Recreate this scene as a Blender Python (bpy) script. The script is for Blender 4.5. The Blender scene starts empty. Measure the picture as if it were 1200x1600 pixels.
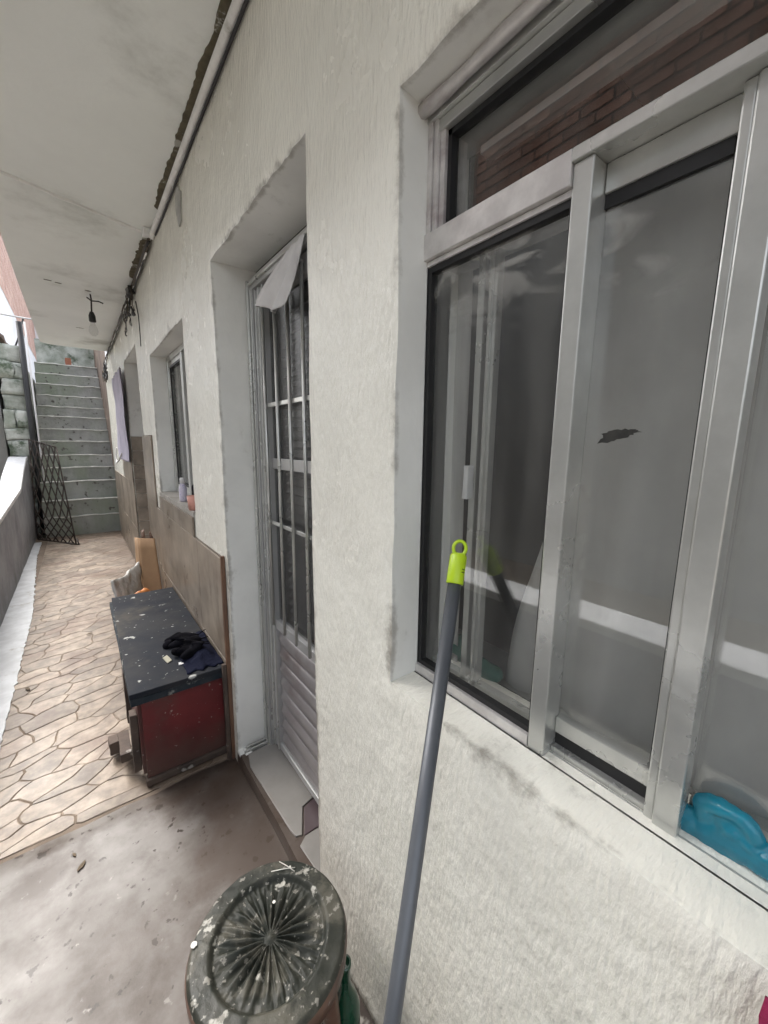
import bpy, bmesh, math, random
from mathutils import Vector, Matrix, noise
R = random.Random(7)
S = bpy.context.scene
C = S.collection

# ------------------------------------------------------------------ camera
cam_d = bpy.data.cameras.new('camera'); cam = bpy.data.objects.new('camera', cam_d); C.objects.link(cam)
S.camera = cam
CR = ((0.79307221, -0.09322817, 0.60195098), (-0.60903071, -0.13899041, 0.7808734), (0.01086602, -0.98589562, -0.16700825))
m3 = Matrix(((CR[0][0], -CR[0][1], -CR[0][2]), (CR[1][0], -CR[1][1], -CR[1][2]), (CR[2][0], -CR[2][1], -CR[2][2])))
cam.matrix_world = Matrix.Translation((-0.448, 0, 1.42)) @ m3.to_4x4()
cam_d.sensor_fit = 'VERTICAL'; cam_d.sensor_height = 36; cam_d.lens = 618 / 1600 * 36
cam_d.clip_start = 0.02; cam_d.clip_end = 300

# ------------------------------------------------------------------ sky, sun, exposure
W = bpy.data.worlds.new('World'); S.world = W; W.use_nodes = True
wn = W.node_tree.nodes; wl = W.node_tree.links
bg = wn['Background']; sky = wn.new('ShaderNodeTexSky'); sky.sky_type = 'NISHITA'; sky.sun_disc = False
SUN_EL, SUN_ROT = math.radians(52), math.radians(-14)
sky.sun_elevation = SUN_EL; sky.sun_rotation = SUN_ROT; sky.dust_density = 5.0; sky.air_density = 1.0; sky.ozone_density = 1.0
hs = wn.new('ShaderNodeHueSaturation'); hs.inputs['Saturation'].default_value = 0.27
wl.new(sky.outputs[0], hs.inputs['Color']); wl.new(hs.outputs[0], bg.inputs['Color'])
bg.inputs['Strength'].default_value = 0.15
sd = bpy.data.lights.new('sun', 'SUN'); sd.energy = 0.6; sd.angle = math.radians(25); sd.color = (1, 0.95, 0.88)
sun = bpy.data.objects.new('sun', sd); C.objects.link(sun)
sdir = Vector((math.cos(SUN_EL) * math.sin(SUN_ROT), math.cos(SUN_EL) * math.cos(SUN_ROT), math.sin(SUN_EL)))
sun.rotation_euler = sdir.to_track_quat('Z', 'Y').to_euler()
S.view_settings.view_transform = 'Standard'; S.view_settings.look = 'None'
S.view_settings.exposure = 2.02; S.view_settings.gamma = 1
S.render.engine = 'CYCLES'
S.cycles.max_bounces = 10; S.cycles.diffuse_bounces = 7; S.cycles.transparent_max_bounces = 16

# ------------------------------------------------------------------ materials
def mat(name, c1, c2=None, scale=3, rough=.7, metal=0, bump=0, bscale=40, stretch=(1, 1, 1), bstretch=(1, 1, 1),
        spots=None, spots2=None, c3=None, c3scale=1.2, c3th=(.5, .65), c3stretch=(1,1,1), rand=0, bdist=.004, rvar=0, bump2=None, spec=.5):
    m = bpy.data.materials.new(name); m.use_nodes = True
    n = m.node_tree.nodes; l = m.node_tree.links; p = n['Principled BSDF']
    p.inputs['Roughness'].default_value = rough; p.inputs['Metallic'].default_value = metal
    p.inputs['Specular IOR Level'].default_value = spec
    tc = n.new('ShaderNodeTexCoord')
    def ns(sc, st, detail=6, ro=.6):
        mp = n.new('ShaderNodeMapping'); mp.inputs['Scale'].default_value = st; l.new(tc.outputs['Object'], mp.inputs[0])
        t = n.new('ShaderNodeTexNoise'); t.inputs['Scale'].default_value = sc; t.inputs['Detail'].default_value = detail
        t.inputs['Roughness'].default_value = ro; l.new(mp.outputs[0], t.inputs['Vector']); return t.outputs['Fac']
    def ramp(fac, a, b):
        r = n.new('ShaderNodeMapRange'); r.inputs[1].default_value = a; r.inputs[2].default_value = b
        r.interpolation_type = 'SMOOTHSTEP'; l.new(fac, r.inputs[0]); return r.outputs[0]
    def mix(fac, a, b):
        x = n.new('ShaderNodeMix'); x.data_type = 'RGBA'
        if isinstance(fac, float): x.inputs[0].default_value = fac
        else: l.new(fac, x.inputs[0])
        for i, v in ((6, a), (7, b)):
            if isinstance(v, tuple): x.inputs[i].default_value = (*v, 1)
            else: l.new(v, x.inputs[i])
        return x.outputs[2]
    col = mix(ramp(ns(scale, stretch), .3, .7), c1, c2 or tuple(v * .85 for v in c1))
    if c3: col = mix(ramp(ns(c3scale, c3stretch, 8, .65), *c3th), col, c3)
    if rand:
        oi = n.new('ShaderNodeObjectInfo'); hv = n.new('ShaderNodeHueSaturation')
        r = n.new('ShaderNodeMapRange'); r.inputs[3].default_value = 1 - rand; r.inputs[4].default_value = 1 + rand
        l.new(oi.outputs['Random'], r.inputs[0]); l.new(r.outputs[0], hv.inputs['Value']); l.new(col, hv.inputs['Color']); col = hv.outputs[0]
    for sp in (spots, spots2):
        if sp:
            c, sc, th = sp[:3]; st = sp[3] if len(sp) > 3 else (1, 1, 1)
            col = mix(ramp(ns(sc, st, 4, .55), th, th + .055), col, c)
    l.new(col, p.inputs['Base Color'])
    if rvar:
        r = n.new('ShaderNodeMapRange'); r.inputs[3].default_value = max(0.02, rough - rvar); r.inputs[4].default_value = min(1, rough + rvar)
        l.new(ns(2.3, (1, 1, 1)), r.inputs[0]); r.inputs[1].default_value = .3; r.inputs[2].default_value = .7; l.new(r.outputs[0], p.inputs['Roughness'])
    if bump:
        b = n.new('ShaderNodeBump'); b.inputs['Strength'].default_value = bump; b.inputs['Distance'].default_value = bdist
        l.new(ns(bscale, bstretch, 5, .55), b.inputs['Height'])
        if bump2:
            b2 = n.new('ShaderNodeBump'); b2.inputs['Strength'].default_value = bump2[0]; b2.inputs['Distance'].default_value = bump2[3]
            l.new(ns(bump2[1], bump2[2], 2, .5), b2.inputs['Height']); l.new(b.outputs[0], b2.inputs['Normal']); l.new(b2.outputs[0], p.inputs['Normal'])
        else: l.new(b.outputs[0], p.inputs['Normal'])
    return m

def glass_mat(name, tint=(.97, .975, .97), base=.088, film=True):
    m = bpy.data.materials.new(name); m.use_nodes = True
    n = m.node_tree.nodes; l = m.node_tree.links; n.remove(n['Principled BSDF']); out = n['Material Output']
    tr = n.new('ShaderNodeBsdfTransparent'); tr.inputs[0].default_value = (*tint, 1)
    gl = n.new('ShaderNodeBsdfGlossy'); gl.inputs['Roughness'].default_value = .0
    lw = n.new('ShaderNodeLayerWeight'); lw.inputs[0].default_value = .5
    pw = n.new('ShaderNodeMath'); pw.operation = 'POWER'; pw.inputs[1].default_value = 5; l.new(lw.outputs['Facing'], pw.inputs[0])
    ma = n.new('ShaderNodeMath'); ma.operation = 'MULTIPLY_ADD'; ma.inputs[1].default_value = 1 - base; ma.inputs[2].default_value = base; l.new(pw.outputs[0], ma.inputs[0])
    mx = n.new('ShaderNodeMixShader'); l.new(ma.outputs[0], mx.inputs[0]); l.new(tr.outputs[0], mx.inputs[1]); l.new(gl.outputs[0], mx.inputs[2])
    res = mx.outputs[0]
    if film:      # dust film and dried paint streaks near the top of the panes
        tc = n.new('ShaderNodeTexCoord')
        t = n.new('ShaderNodeTexNoise'); t.inputs['Scale'].default_value = 9; t.inputs['Detail'].default_value = 8; t.inputs['Distortion'].default_value = 1.2
        mp = n.new('ShaderNodeMapping'); mp.inputs['Scale'].default_value = (1, 1, 2.2); l.new(tc.outputs['Object'], mp.inputs[0]); l.new(mp.outputs[0], t.inputs[0])
        sx = n.new('ShaderNodeSeparateXYZ'); l.new(tc.outputs['Object'], sx.inputs[0])
        zr = n.new('ShaderNodeMapRange'); zr.inputs[1].default_value = 1.58; zr.inputs[2].default_value = 1.70; l.new(sx.outputs[2], zr.inputs[0])
        z2 = n.new('ShaderNodeMapRange'); z2.inputs[1].default_value = 1.74; z2.inputs[2].default_value = 1.76; z2.inputs[3].default_value = 1; z2.inputs[4].default_value = .12; l.new(sx.outputs[2], z2.inputs[0])
        zb = n.new('ShaderNodeMath'); zb.operation = 'MULTIPLY'; l.new(zr.outputs[0], zb.inputs[0]); l.new(z2.outputs[0], zb.inputs[1])
        nr = n.new('ShaderNodeMapRange'); nr.inputs[1].default_value = .47; nr.inputs[2].default_value = .60; nr.inputs[4].default_value = .38; l.new(t.outputs[0], nr.inputs[0])
        mm = n.new('ShaderNodeMath'); mm.operation = 'MULTIPLY'; l.new(zb.outputs[0], mm.inputs[0]); l.new(nr.outputs[0], mm.inputs[1])
        t2 = n.new('ShaderNodeTexNoise'); t2.inputs['Scale'].default_value = 4; t2.inputs['Detail'].default_value = 9; m3_ = n.new('ShaderNodeMapping'); m3_.inputs['Scale'].default_value = (1, 5, .6); l.new(tc.outputs['Object'], m3_.inputs[0]); l.new(m3_.outputs[0], t2.inputs[0])
        n2 = n.new('ShaderNodeMapRange'); n2.inputs[1].default_value = .35; n2.inputs[2].default_value = .75; n2.inputs[3].default_value = .0; n2.inputs[4].default_value = .07; l.new(t2.outputs[0], n2.inputs[0])
        mxx = n.new('ShaderNodeMath'); mxx.operation = 'MAXIMUM'; l.new(mm.outputs[0], mxx.inputs[0]); l.new(n2.outputs[0], mxx.inputs[1])
        df = n.new('ShaderNodeBsdfDiffuse'); df.inputs[0].default_value = (.5, .49, .46, 1)
        m2 = n.new('ShaderNodeMixShader'); l.new(mxx.outputs[0], m2.inputs[0]); l.new(res, m2.inputs[1]); l.new(df.outputs[0], m2.inputs[2]); res = m2.outputs[0]
    l.new(res, out.inputs['Surface']); return m

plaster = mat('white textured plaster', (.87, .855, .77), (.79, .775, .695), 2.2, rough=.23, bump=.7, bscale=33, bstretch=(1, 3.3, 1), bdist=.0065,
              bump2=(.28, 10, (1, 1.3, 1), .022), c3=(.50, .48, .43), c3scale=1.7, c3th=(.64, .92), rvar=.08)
reveal_m = mat('painted reveal plaster', (.78, .78, .745), (.68, .68, .65), 3.5, rough=.6, bump=.3, bscale=35, bdist=.003, c3=(.45, .44, .40), c3scale=6, c3th=(.60, .85), bstretch=(1,1,.6))
ceil_m = mat('grey painted ceiling', (.85, .875, .85), (.78, .805, .78), 1.6, rough=.7, bump=.45, bscale=14, bdist=.006, c3=(.40, .41, .37), c3scale=1.1, c3th=(.56, .80))
neigh_m = mat('grey cement render', (.33, .325, .305), (.24, .235, .225), 1.4, rough=.85, bump=.3, bscale=12, c3=(.16, .155, .14), c3scale=.9, c3th=(.55, .75), c3stretch=(1, 1, .4))
parapet_m = mat('bluish grey parapet render', (.36, .37, .40), (.24, .245, .27), 3, rough=.8, bump=.5, bscale=20, bdist=.004, c3=(.13, .13, .14), c3scale=2.2, c3th=(.5, .75), c3stretch=(1, 1, .35))
cap_m = mat('pale parapet cap', (.78, .79, .80), (.62, .63, .64), 5, rough=.7, bump=.3, bscale=30, c3=(.4, .4, .38), c3scale=4, c3th=(.6, .8))
conc_m = mat('worn concrete floor', (.235, .220, .205), (.125, .110, .098), 3.0, rough=.42, spec=.35, bump=.16, bscale=9, bdist=.004, c3=(.062, .046, .036), c3scale=2.4, c3th=(.46, .66), rvar=.12,
             spots=((.035, .026, .02), 26, .62), spots2=((.25, .23, .21), 22, .66), bump2=(.25, 160, (1, 1, 1), .0006))
stone_m = mat('beige floor stone', (.29, .235, .18), (.135, .104, .078), 14, rough=.45, spec=.35, bump=.35, bscale=45, bdist=.0015, c3=(.125, .082, .058), c3scale=2.6, c3th=(.46, .68), rand=.26, rvar=.12)
grout_m = mat('brown grout', (.20, .155, .118), (.13, .10, .075), 8, rough=.9)
strip_m = mat('pale cement strip', (.58, .60, .62), (.44, .455, .47), 8, rough=.7, bump=.3, bscale=30, c3=(.3, .29, .27), c3scale=5, c3th=(.58, .7))
step_m = mat('mossy concrete step', (.42, .42, .405), (.27, .275, .26), 3, rough=.85, bump=.5, bscale=25, bdist=.01, c3=(.27, .30, .24), c3scale=1.6, c3th=(.42, .66), c3stretch=(1.2, 1, .4), rand=.1, spots=((.12, .11, .10), 12, .62), bump2=(.5, 6, (1, 1, 1), .03))
nose_m = mat('worn step edge', (.78, .77, .73), (.5, .5, .46), 9, rough=.8, bump=.5, bscale=30)
mossy_m = mat('mossy stone', (.60, .62, .58), (.27, .30, .25), 4.5, rough=.85, bump=.7, bscale=8, bdist=.03, c3=(.09, .12, .08), c3scale=3.5, c3th=(.48, .62), rand=.15)
rust_m = mat('brown earth wall', (.20, .14, .105), (.10, .07, .055), 3, rough=.9, bump=.5, bscale=14, bdist=.01, c3=(.28, .20, .15), c3scale=2, c3th=(.55, .7))
tile_m = mat('brown marbled wall tile', (.31, .26, .205), (.18, .145, .113), 5, rough=.34, bump=.06, bscale=8, c3=(.085, .062, .047), c3scale=3.2, c3th=(.5, .72), c3stretch=(1, 1.6, .7), rand=.08, rvar=.1)
tilebody_m = mat('tile adhesive', (.16, .135, .11), None, 8, rough=.9)
alu = mat('satin aluminium', (.60, .605, .58), (.48, .485, .465), 9, rough=.30, metal=.66, bump=.10, bscale=60, rvar=.1, c3=(.42, .41, .385), c3scale=3.5, c3th=(.52, .74), c3stretch=(1, 1, .35))
alu_w = mat('aluminium with paint smears', (.70, .68, .66), (.50, .48, .47), 18, rough=.34, metal=.4, bump=.25, bscale=60, bdist=.001, c3=(.40, .35, .35), c3scale=11, c3th=(.55, .72), c3stretch=(1, .4, 1))
alu_d = mat('grey door aluminium', (.50, .50, .495), (.42, .42, .415), 4, rough=.42, metal=.4)
door_panel_m = mat('dull pressed door panel', (.40, .385, .385), (.30, .28, .285), 3, rough=.30, metal=.55, c3=(.20, .16, .155), c3scale=2.2, c3th=(.5, .7))
rubber = mat('black window gasket', (.012, .012, .013), None, 5, rough=.6)
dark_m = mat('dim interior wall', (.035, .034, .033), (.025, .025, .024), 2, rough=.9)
curtain_m = mat('grey white curtain', (.50, .495, .475), (.36, .355, .34), 2.2, rough=.95, bump=.2, bscale=160, bdist=.0008)
curtain_d = mat('dark inner curtain', (.10, .10, .098), (.06, .06, .06), 4, rough=.95)
glass = glass_mat('window glass'); glass_c = glass_mat('clear glass', film=False)
glass_f = glass_mat('frosted glass', (.8, .8, .8), .05, False); glass_f.node_tree.nodes['Glossy BSDF'].inputs['Roughness'].default_value = .4
lid_m = mat('scuffed blue black paint', (.016, .019, .026), (.030, .031, .034), 5, rough=.62, bump=.3, bscale=45, bdist=.0015, c3=(.060, .055, .048), c3scale=3.4, c3th=(.52, .70), spots=((.42, .42, .40), 11, .635), spots2=((.5, .5, .47), 36, .665), rvar=.1, spec=.10)
edge_m = mat('chipped lid edge', (.015, .022, .03), (.035, .04, .045), 14, spec=.15, rough=.7, bump=.6, bscale=50, bdist=.003, c3=(.24, .24, .22), c3scale=10, c3th=(.55, .66))
red_m = mat('dark red paint', (.15, .017, .019), (.085, .013, .014), 4, rough=.55, bump=.2, bscale=30, c3=(.085, .045, .036), c3scale=2.4, c3th=(.52, .70), spots=((.30, .22, .19), 62, .67))
red_side = mat('scuffed dark red side', (.12, .02, .02), (.06, .02, .018), 6, rough=.6, spots=((.35, .32, .30), 22, .66))
oldwood = mat('weathered wood', (.10, .072, .056), (.045, .033, .027), 8, rough=.8, bump=.5, bscale=20, bstretch=(1, 6, 1), spots=((.33, .31, .28), 10, .62))
brownwood = mat('brown edging', (.16, .085, .05), (.09, .05, .035), 8, rough=.6)
card_m = mat('brown cardboard', (.36, .225, .12), (.29, .175, .095), 5, rough=.85, bump=.15, bscale=12)
bag_m = mat('white plastic bag', (.55, .54, .50), (.42, .41, .385), 6, rough=.5, bump=.9, bscale=14, bdist=.02)
orange_m = mat('orange plastic', (.55, .19, .04), None, 8, rough=.5, bump=.5, bscale=20)
black_cloth = mat('black shoe fabric', (.003, .003, .004), (.006, .006, .009), 20, rough=1, bump=.4, bscale=60, spec=.08)
navy_m = mat('navy cloth', (.005, .006, .016), (.008, .01, .024), 8, spec=.1, rough=.9, bump=.8, bscale=14, bdist=.02)
white_m = mat('white cotton cloth', (.74, .73, .72), (.62, .61, .61), 8, rough=.9, bump=.5, bscale=18, bdist=.006)
lilac_m = mat('lilac cloth', (.50, .47, .56), (.40, .38, .46), 4, rough=.9, bump=.4, bscale=9)
stool_m = mat('worn dark glazed stool', (.040, .040, .032), (.012, .015, .011), 14, rough=.5, bump=.7, bscale=60, bdist=.003, spec=.3, c3=(.078, .074, .058), c3scale=10, c3th=(.50, .62), spots=((.36, .35, .31), 26, .64), spots2=((.20, .19, .165), 60, .60), rvar=.1)
stool_leg_m = mat('brown stool side', (.13, .07, .048), (.05, .032, .026), 8, rough=.38, bump=.2, bscale=40, spots=((.4, .38, .35), 26, .66))
paint_w = mat('dried white paint', (.66, .64, .58), None, 20, rough=.6)
pole_m = mat('grey coated metal tube', (.105, .113, .125), (.085, .092, .104), 9, rough=.38, metal=.25, spots=((.06, .06, .07), 14, .72), spots2=((.4, .4, .4), 90, .76))
lime_m = mat('lime green plastic', (.50, .70, .015), (.44, .63, .012), 9, rough=.35)
teal_m = mat('translucent teal plastic', (.015, .31, .44), (.01, .22, .33), 9, rough=.22, bump=.5, bscale=22, bdist=.004)
green_m = mat('dark green glass', (.012, .07, .035), (.008, .05, .028), 9, rough=.08, spec=.8)
greencl = mat('sea green plastic', (.05, .19, .15), (.03, .13, .10), 20, rough=.5)
magenta_m = mat('crimson cloth', (.24, .01, .06), (.16, .008, .045), 20, rough=.95, bump=.8, bscale=90)
iron_m = mat('rusty black iron', (.03, .026, .024), (.065, .045, .035), 20, rough=.7, metal=.2, spots=((.4, .38, .36), 30, .70))
cable_b = mat('black cable', (.012, .012, .012), None, 5, rough=.5)
cable_br = mat('dirty brown cable', (.07, .055, .035), (.12, .10, .08), 20, rough=.8)
cable_w = mat('white cable', (.7, .7, .7), None, 5, rough=.5)
pvc_m = mat('painted white conduit', (.86, .86, .84), (.72, .72, .70), 10, rough=.5, bump=.3, bscale=30, c3=(.33, .32, .28), c3scale=6, c3th=(.58, .74))
olive_m = mat('exposed olive brown render', (.15, .13, .085), (.09, .078, .052), 30, c3=(.45, .45, .41), c3scale=14, c3th=(.56, .64), rough=.95, bump=.8, bscale=50, bdist=.004)
brick_m = mat('pale pink brick', (.66, .47, .41), (.50, .31, .26), 3, rough=.9, rand=.15, bump=.3, bscale=8)
mortar_m = mat('lime mortar', (.80, .78, .76), None, 3, rough=.95)
brick_d = mat('dark red brick', (.27, .145, .10), (.17, .09, .062), 3, rough=.9, rand=.2, bump=.3, bscale=20)
mortar_d = mat('dirty brown mortar', (.10, .075, .06), None, 3, rough=.95)
palewall = mat('pale blue white render', (.80, .82, .86), (.70, .73, .78), .8, rough=.85, bump=.3, bscale=5, c3=(.5, .55, .55), c3scale=1.1, c3th=(.58, .75))
ground_m = mat('bare earth', (.16, .13, .10), (.10, .085, .065), 2, rough=.95, bump=.5, bscale=9)
ceramic = mat('white ceramic tile', (.28, .265, .245), (.20, .19, .175), 3, rough=.4, c3=(.26, .23, .20), c3scale=9, c3th=(.60, .72))
ceramic_p = mat('dark plum tile', (.085, .06, .065), None, 8, rough=.4)
clay = mat('terracotta', (.42, .17, .10), (.32, .13, .08), 9, rough=.8)
pink_m = mat('salmon plastic', (.62, .30, .24), None, 9, rough=.5)
bottle_m = mat('white lilac bottle', (.62, .58, .70), (.55, .52, .6), 12, rough=.35, spots=((.2, .15, .4), 40, .6))
bulb_m = glass_mat('bulb glass', (.93, .93, .93), .05, False)

def x_dirt_shade(m, x0, x1, col, wob=.5, noise_sc=3.2):
    n = m.node_tree.nodes; l = m.node_tree.links; p = n['Principled BSDF']; old = p.inputs['Base Color'].links[0].from_socket
    tc = n.new('ShaderNodeTexCoord'); sx = n.new('ShaderNodeSeparateXYZ'); l.new(tc.outputs['Object'], sx.inputs[0])
    t = n.new('ShaderNodeTexNoise'); t.inputs['Scale'].default_value = noise_sc; t.inputs['Detail'].default_value = 9; t.inputs['Roughness'].default_value = .65; l.new(tc.outputs['Object'], t.inputs[0])
    ma = n.new('ShaderNodeMath'); ma.operation = 'MULTIPLY_ADD'; ma.inputs[1].default_value = wob; l.new(t.outputs[0], ma.inputs[0]); l.new(sx.outputs[0], ma.inputs[2])
    r = n.new('ShaderNodeMapRange'); r.interpolation_type = 'SMOOTHSTEP'; r.inputs[1].default_value = x0 + wob / 2; r.inputs[2].default_value = x1 + wob / 2; r.inputs[4].default_value = .82; l.new(ma.outputs[0], r.inputs[0])
    mx = n.new('ShaderNodeMix'); mx.data_type = 'RGBA'; l.new(r.outputs[0], mx.inputs[0]); l.new(old, mx.inputs[6]); mx.inputs[7].default_value = (*col, 1); l.new(mx.outputs[2], p.inputs['Base Color'])
def grime(m, col, amt):
    n = m.node_tree.nodes; l = m.node_tree.links; p = n['Principled BSDF']; old = p.inputs['Base Color'].links[0].from_socket
    at = n.new('ShaderNodeAttribute'); at.attribute_name = 'grime'; tc = n.new('ShaderNodeTexCoord')
    t = n.new('ShaderNodeTexNoise'); t.inputs['Scale'].default_value = 26; t.inputs['Detail'].default_value = 9; t.inputs['Roughness'].default_value = .7; l.new(tc.outputs['Object'], t.inputs[0])
    t2 = n.new('ShaderNodeTexNoise'); t2.inputs['Scale'].default_value = 5; t2.inputs['Detail'].default_value = 4; l.new(tc.outputs['Object'], t2.inputs[0])
    ad = n.new('ShaderNodeMath'); ad.operation = 'ADD'; l.new(t.outputs[0], ad.inputs[0]); l.new(t2.outputs[0], ad.inputs[1])
    ma = n.new('ShaderNodeMath'); ma.operation = 'MULTIPLY_ADD'; ma.inputs[1].default_value = .75; l.new(at.outputs['Fac'], ma.inputs[0]); l.new(ad.outputs[0], ma.inputs[2])
    r = n.new('ShaderNodeMapRange'); r.interpolation_type = 'SMOOTHSTEP'; r.inputs[1].default_value = 1.22; r.inputs[2].default_value = 1.62; r.inputs[4].default_value = amt; l.new(ma.outputs[0], r.inputs[0])
    mx = n.new('ShaderNodeMix'); mx.data_type = 'RGBA'; l.new(r.outputs[0], mx.inputs[0]); l.new(old, mx.inputs[6]); mx.inputs[7].default_value = (*col, 1); l.new(mx.outputs[2], p.inputs['Base Color'])
def z_dirt_shade(m, z0, z1, col, amt=.85):
    n = m.node_tree.nodes; l = m.node_tree.links; p = n['Principled BSDF']; old = p.inputs['Base Color'].links[0].from_socket
    tc = n.new('ShaderNodeTexCoord'); sx = n.new('ShaderNodeSeparateXYZ'); l.new(tc.outputs['Object'], sx.inputs[0])
    t = n.new('ShaderNodeTexNoise'); t.inputs['Scale'].default_value = 9; t.inputs['Detail'].default_value = 9; t.inputs['Roughness'].default_value = .75; l.new(tc.outputs['Object'], t.inputs[0])
    ma = n.new('ShaderNodeMath'); ma.operation = 'MULTIPLY_ADD'; ma.inputs[1].default_value = (z1 - z0) * 1.8; l.new(t.outputs[0], ma.inputs[0]); l.new(sx.outputs[2], ma.inputs[2])
    r = n.new('ShaderNodeMapRange'); r.inputs[1].default_value = z0 + (z1 - z0) * .9; r.inputs[2].default_value = z1 + (z1 - z0) * .9; r.inputs[3].default_value = amt; r.inputs[4].default_value = 0; l.new(ma.outputs[0], r.inputs[0])
    mx = n.new('ShaderNodeMix'); mx.data_type = 'RGBA'; l.new(r.outputs[0], mx.inputs[0]); l.new(old, mx.inputs[6]); mx.inputs[7].default_value = (*col, 1); l.new(mx.outputs[2], p.inputs['Base Color'])
z_dirt_shade(plaster, -.1, .95, (.50, .465, .40), .55); z_dirt_shade(red_m, .06, .22, (.085, .050, .040)); z_dirt_shade(red_side, .05, .2, (.085, .055, .045)); z_dirt_shade(tile_m, .0, .25, (.10, .08, .062), .6); z_dirt_shade(parapet_m, .0, .3, (.12, .12, .115), .7)  # plaster: shade on the lower wall painted into its colour, with some dirt
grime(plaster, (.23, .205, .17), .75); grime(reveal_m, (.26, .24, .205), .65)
x_dirt_shade(conc_m, -.50, -.10, (.070, .048, .036), 1.2)  # brown dirt along the wall; the near floor's shade is painted in with it
x_dirt_shade(stone_m, -.55, .1, (.12, .082, .058), .9)

# ------------------------------------------------------------------ helpers
def obj(name, bm, m, parent=None, smooth=False, bevel=0, label=None, kind=None):
    me = bpy.data.meshes.new(name)
    if isinstance(bm, bmesh.types.BMesh):
        bm.normal_update(); bm.to_mesh(me); bm.free()
    else: me = bm
    for mm in (m if isinstance(m, (list, tuple)) else [m]):
        if me.materials.find(mm.name) < 0 or len(me.materials) == 0: me.materials.append(mm)
    o = bpy.data.objects.new(name, me); C.objects.link(o)
    if smooth:
        for p in me.polygons: p.use_smooth = True
    if parent is not None:
        o.parent = parent
        r = parent
        while r.parent: r = r.parent
        if parent.type == 'EMPTY': o.matrix_parent_inverse = parent.matrix_basis.inverted()
    if bevel:
        b = o.modifiers.new('bevel', 'BEVEL'); b.width = bevel; b.segments = 2; b.limit_method = 'ANGLE'
    if label: o['label'] = label
    if kind: o['kind'] = kind
    return o
def thing(name, label, cat, loc=(0, 0, 0), group=None):
    o = bpy.data.objects.new(name, None); C.objects.link(o); o.location = loc
    bpy.context.view_layer.update()
    o['label'] = label; o['category'] = cat
    if group: o['group'] = group
    return o
def tag(o, label, cat, group=None):
    o['label'] = label; o['category'] = cat
    if group: o['group'] = group
    return o
def bx(bm, x0, x1, y0, y1, z0, z1):
    vs = [bm.verts.new((x, y, z)) for x in (x0, x1) for y in (y0, y1) for z in (z0, z1)]
    for f in ((0, 1, 3, 2), (4, 6, 7, 5), (0, 4, 5, 1), (2, 3, 7, 6), (0, 2, 6, 4), (1, 5, 7, 3)):
        bm.faces.new([vs[i] for i in f])
    return vs
def box(*a): bm = bmesh.new(); bx(bm, *a); return bm
def boxes(*l):
    bm = bmesh.new()
    for a in l: bx(bm, *a)
    return bm
def tube(bm, pts, r, seg=8, cap=True):
    pts = [Vector(p) for p in pts]; rs = r if isinstance(r, (list, tuple)) else [r] * len(pts)
    t = (pts[1] - pts[0]).normalized(); up = Vector((0, 0, 1)) if abs(t.z) < .9 else Vector((1, 0, 0))
    u = t.cross(up).normalized(); rings = []
    for i, p in enumerate(pts):
        t = (pts[min(i + 1, len(pts) - 1)] - pts[max(i - 1, 0)]).normalized()
        u = (u - t * u.dot(t)).normalized(); v = t.cross(u)
        rings.append([bm.verts.new(p + (u * math.cos(a) + v * math.sin(a)) * rs[i]) for a in [2 * math.pi * k / seg for k in range(seg)]])
    for a, b in zip(rings, rings[1:]):
        for k in range(seg): bm.faces.new((a[k], a[(k + 1) % seg], b[(k + 1) % seg], b[k]))
    if cap: bm.faces.new(rings[0][::-1]); bm.faces.new(rings[-1])
    return bm
def tub(pts, r, seg=8): return tube(bmesh.new(), pts, r, seg)
def lathe(prof, loc, seg=32, bm=None, axis=None):
    bm = bm or bmesh.new(); loc = Vector(loc); rings = []
    rot = axis.to_track_quat('Z', 'Y').to_matrix() if axis else Matrix.Identity(3)
    for r, z in prof:
        if r < 1e-6: rings.append([bm.verts.new(loc + rot @ Vector((0, 0, z)))])
        else: rings.append([bm.verts.new(loc + rot @ Vector((r * math.cos(2 * math.pi * k / seg), r * math.sin(2 * math.pi * k / seg), z))) for k in range(seg)])
    for a, b in zip(rings, rings[1:]):
        for k in range(seg):
            q = [a[k % len(a)], a[(k + 1) % seg % len(a)], b[(k + 1) % seg % len(b)], b[k % len(b)]]
            q2 = []
            for v in q:
                if v not in q2: q2.append(v)
            if len(q2) > 2: bm.faces.new(q2)
    return bm
def prism(poly, z0, z1, bm=None):
    bm = bm or bmesh.new()
    a = [bm.verts.new((x, y, z0)) for x, y in poly]; b = [bm.verts.new((x, y, z1)) for x, y in poly]; n = len(poly)
    bm.faces.new(a[::-1]); bm.faces.new(b)
    for k in range(n): bm.faces.new((a[k], a[(k + 1) % n], b[(k + 1) % n], b[k]))
    bmesh.ops.recalc_face_normals(bm, faces=bm.faces); return bm
def nz(p, s=1.0, seed=0): return noise.noise(Vector(p) * s + Vector((seed * 13.1, seed * 7.7, seed * 3.3)))
def roughen(bm, amp, s=4, cuts=0, seed=0):
    if cuts: bmesh.ops.subdivide_edges(bm, edges=bm.edges[:], cuts=cuts, use_grid_fill=True)
    for v in bm.verts: v.co += noise.noise_vector(v.co * s + Vector((seed, seed * 2, 0))) * amp
    return bm
def remesh(o, vox):
    r = o.modifiers.new('remesh', 'REMESH'); r.mode = 'VOXEL'; r.voxel_size = vox; r.use_smooth_shade = True
    s = o.modifiers.new('smooth', 'SMOOTH'); s.factor = .5; s.iterations = 4
    return o
def ball(bm, c, s, rot=None, seg=16):
    M = Matrix.Translation(c) @ (rot.to_4x4() if rot else Matrix.Identity(4)) @ Matrix.Diagonal((*s, 1))
    bmesh.ops.create_uvsphere(bm, u_segments=seg, v_segments=seg // 2, radius=1, matrix=M)
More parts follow.
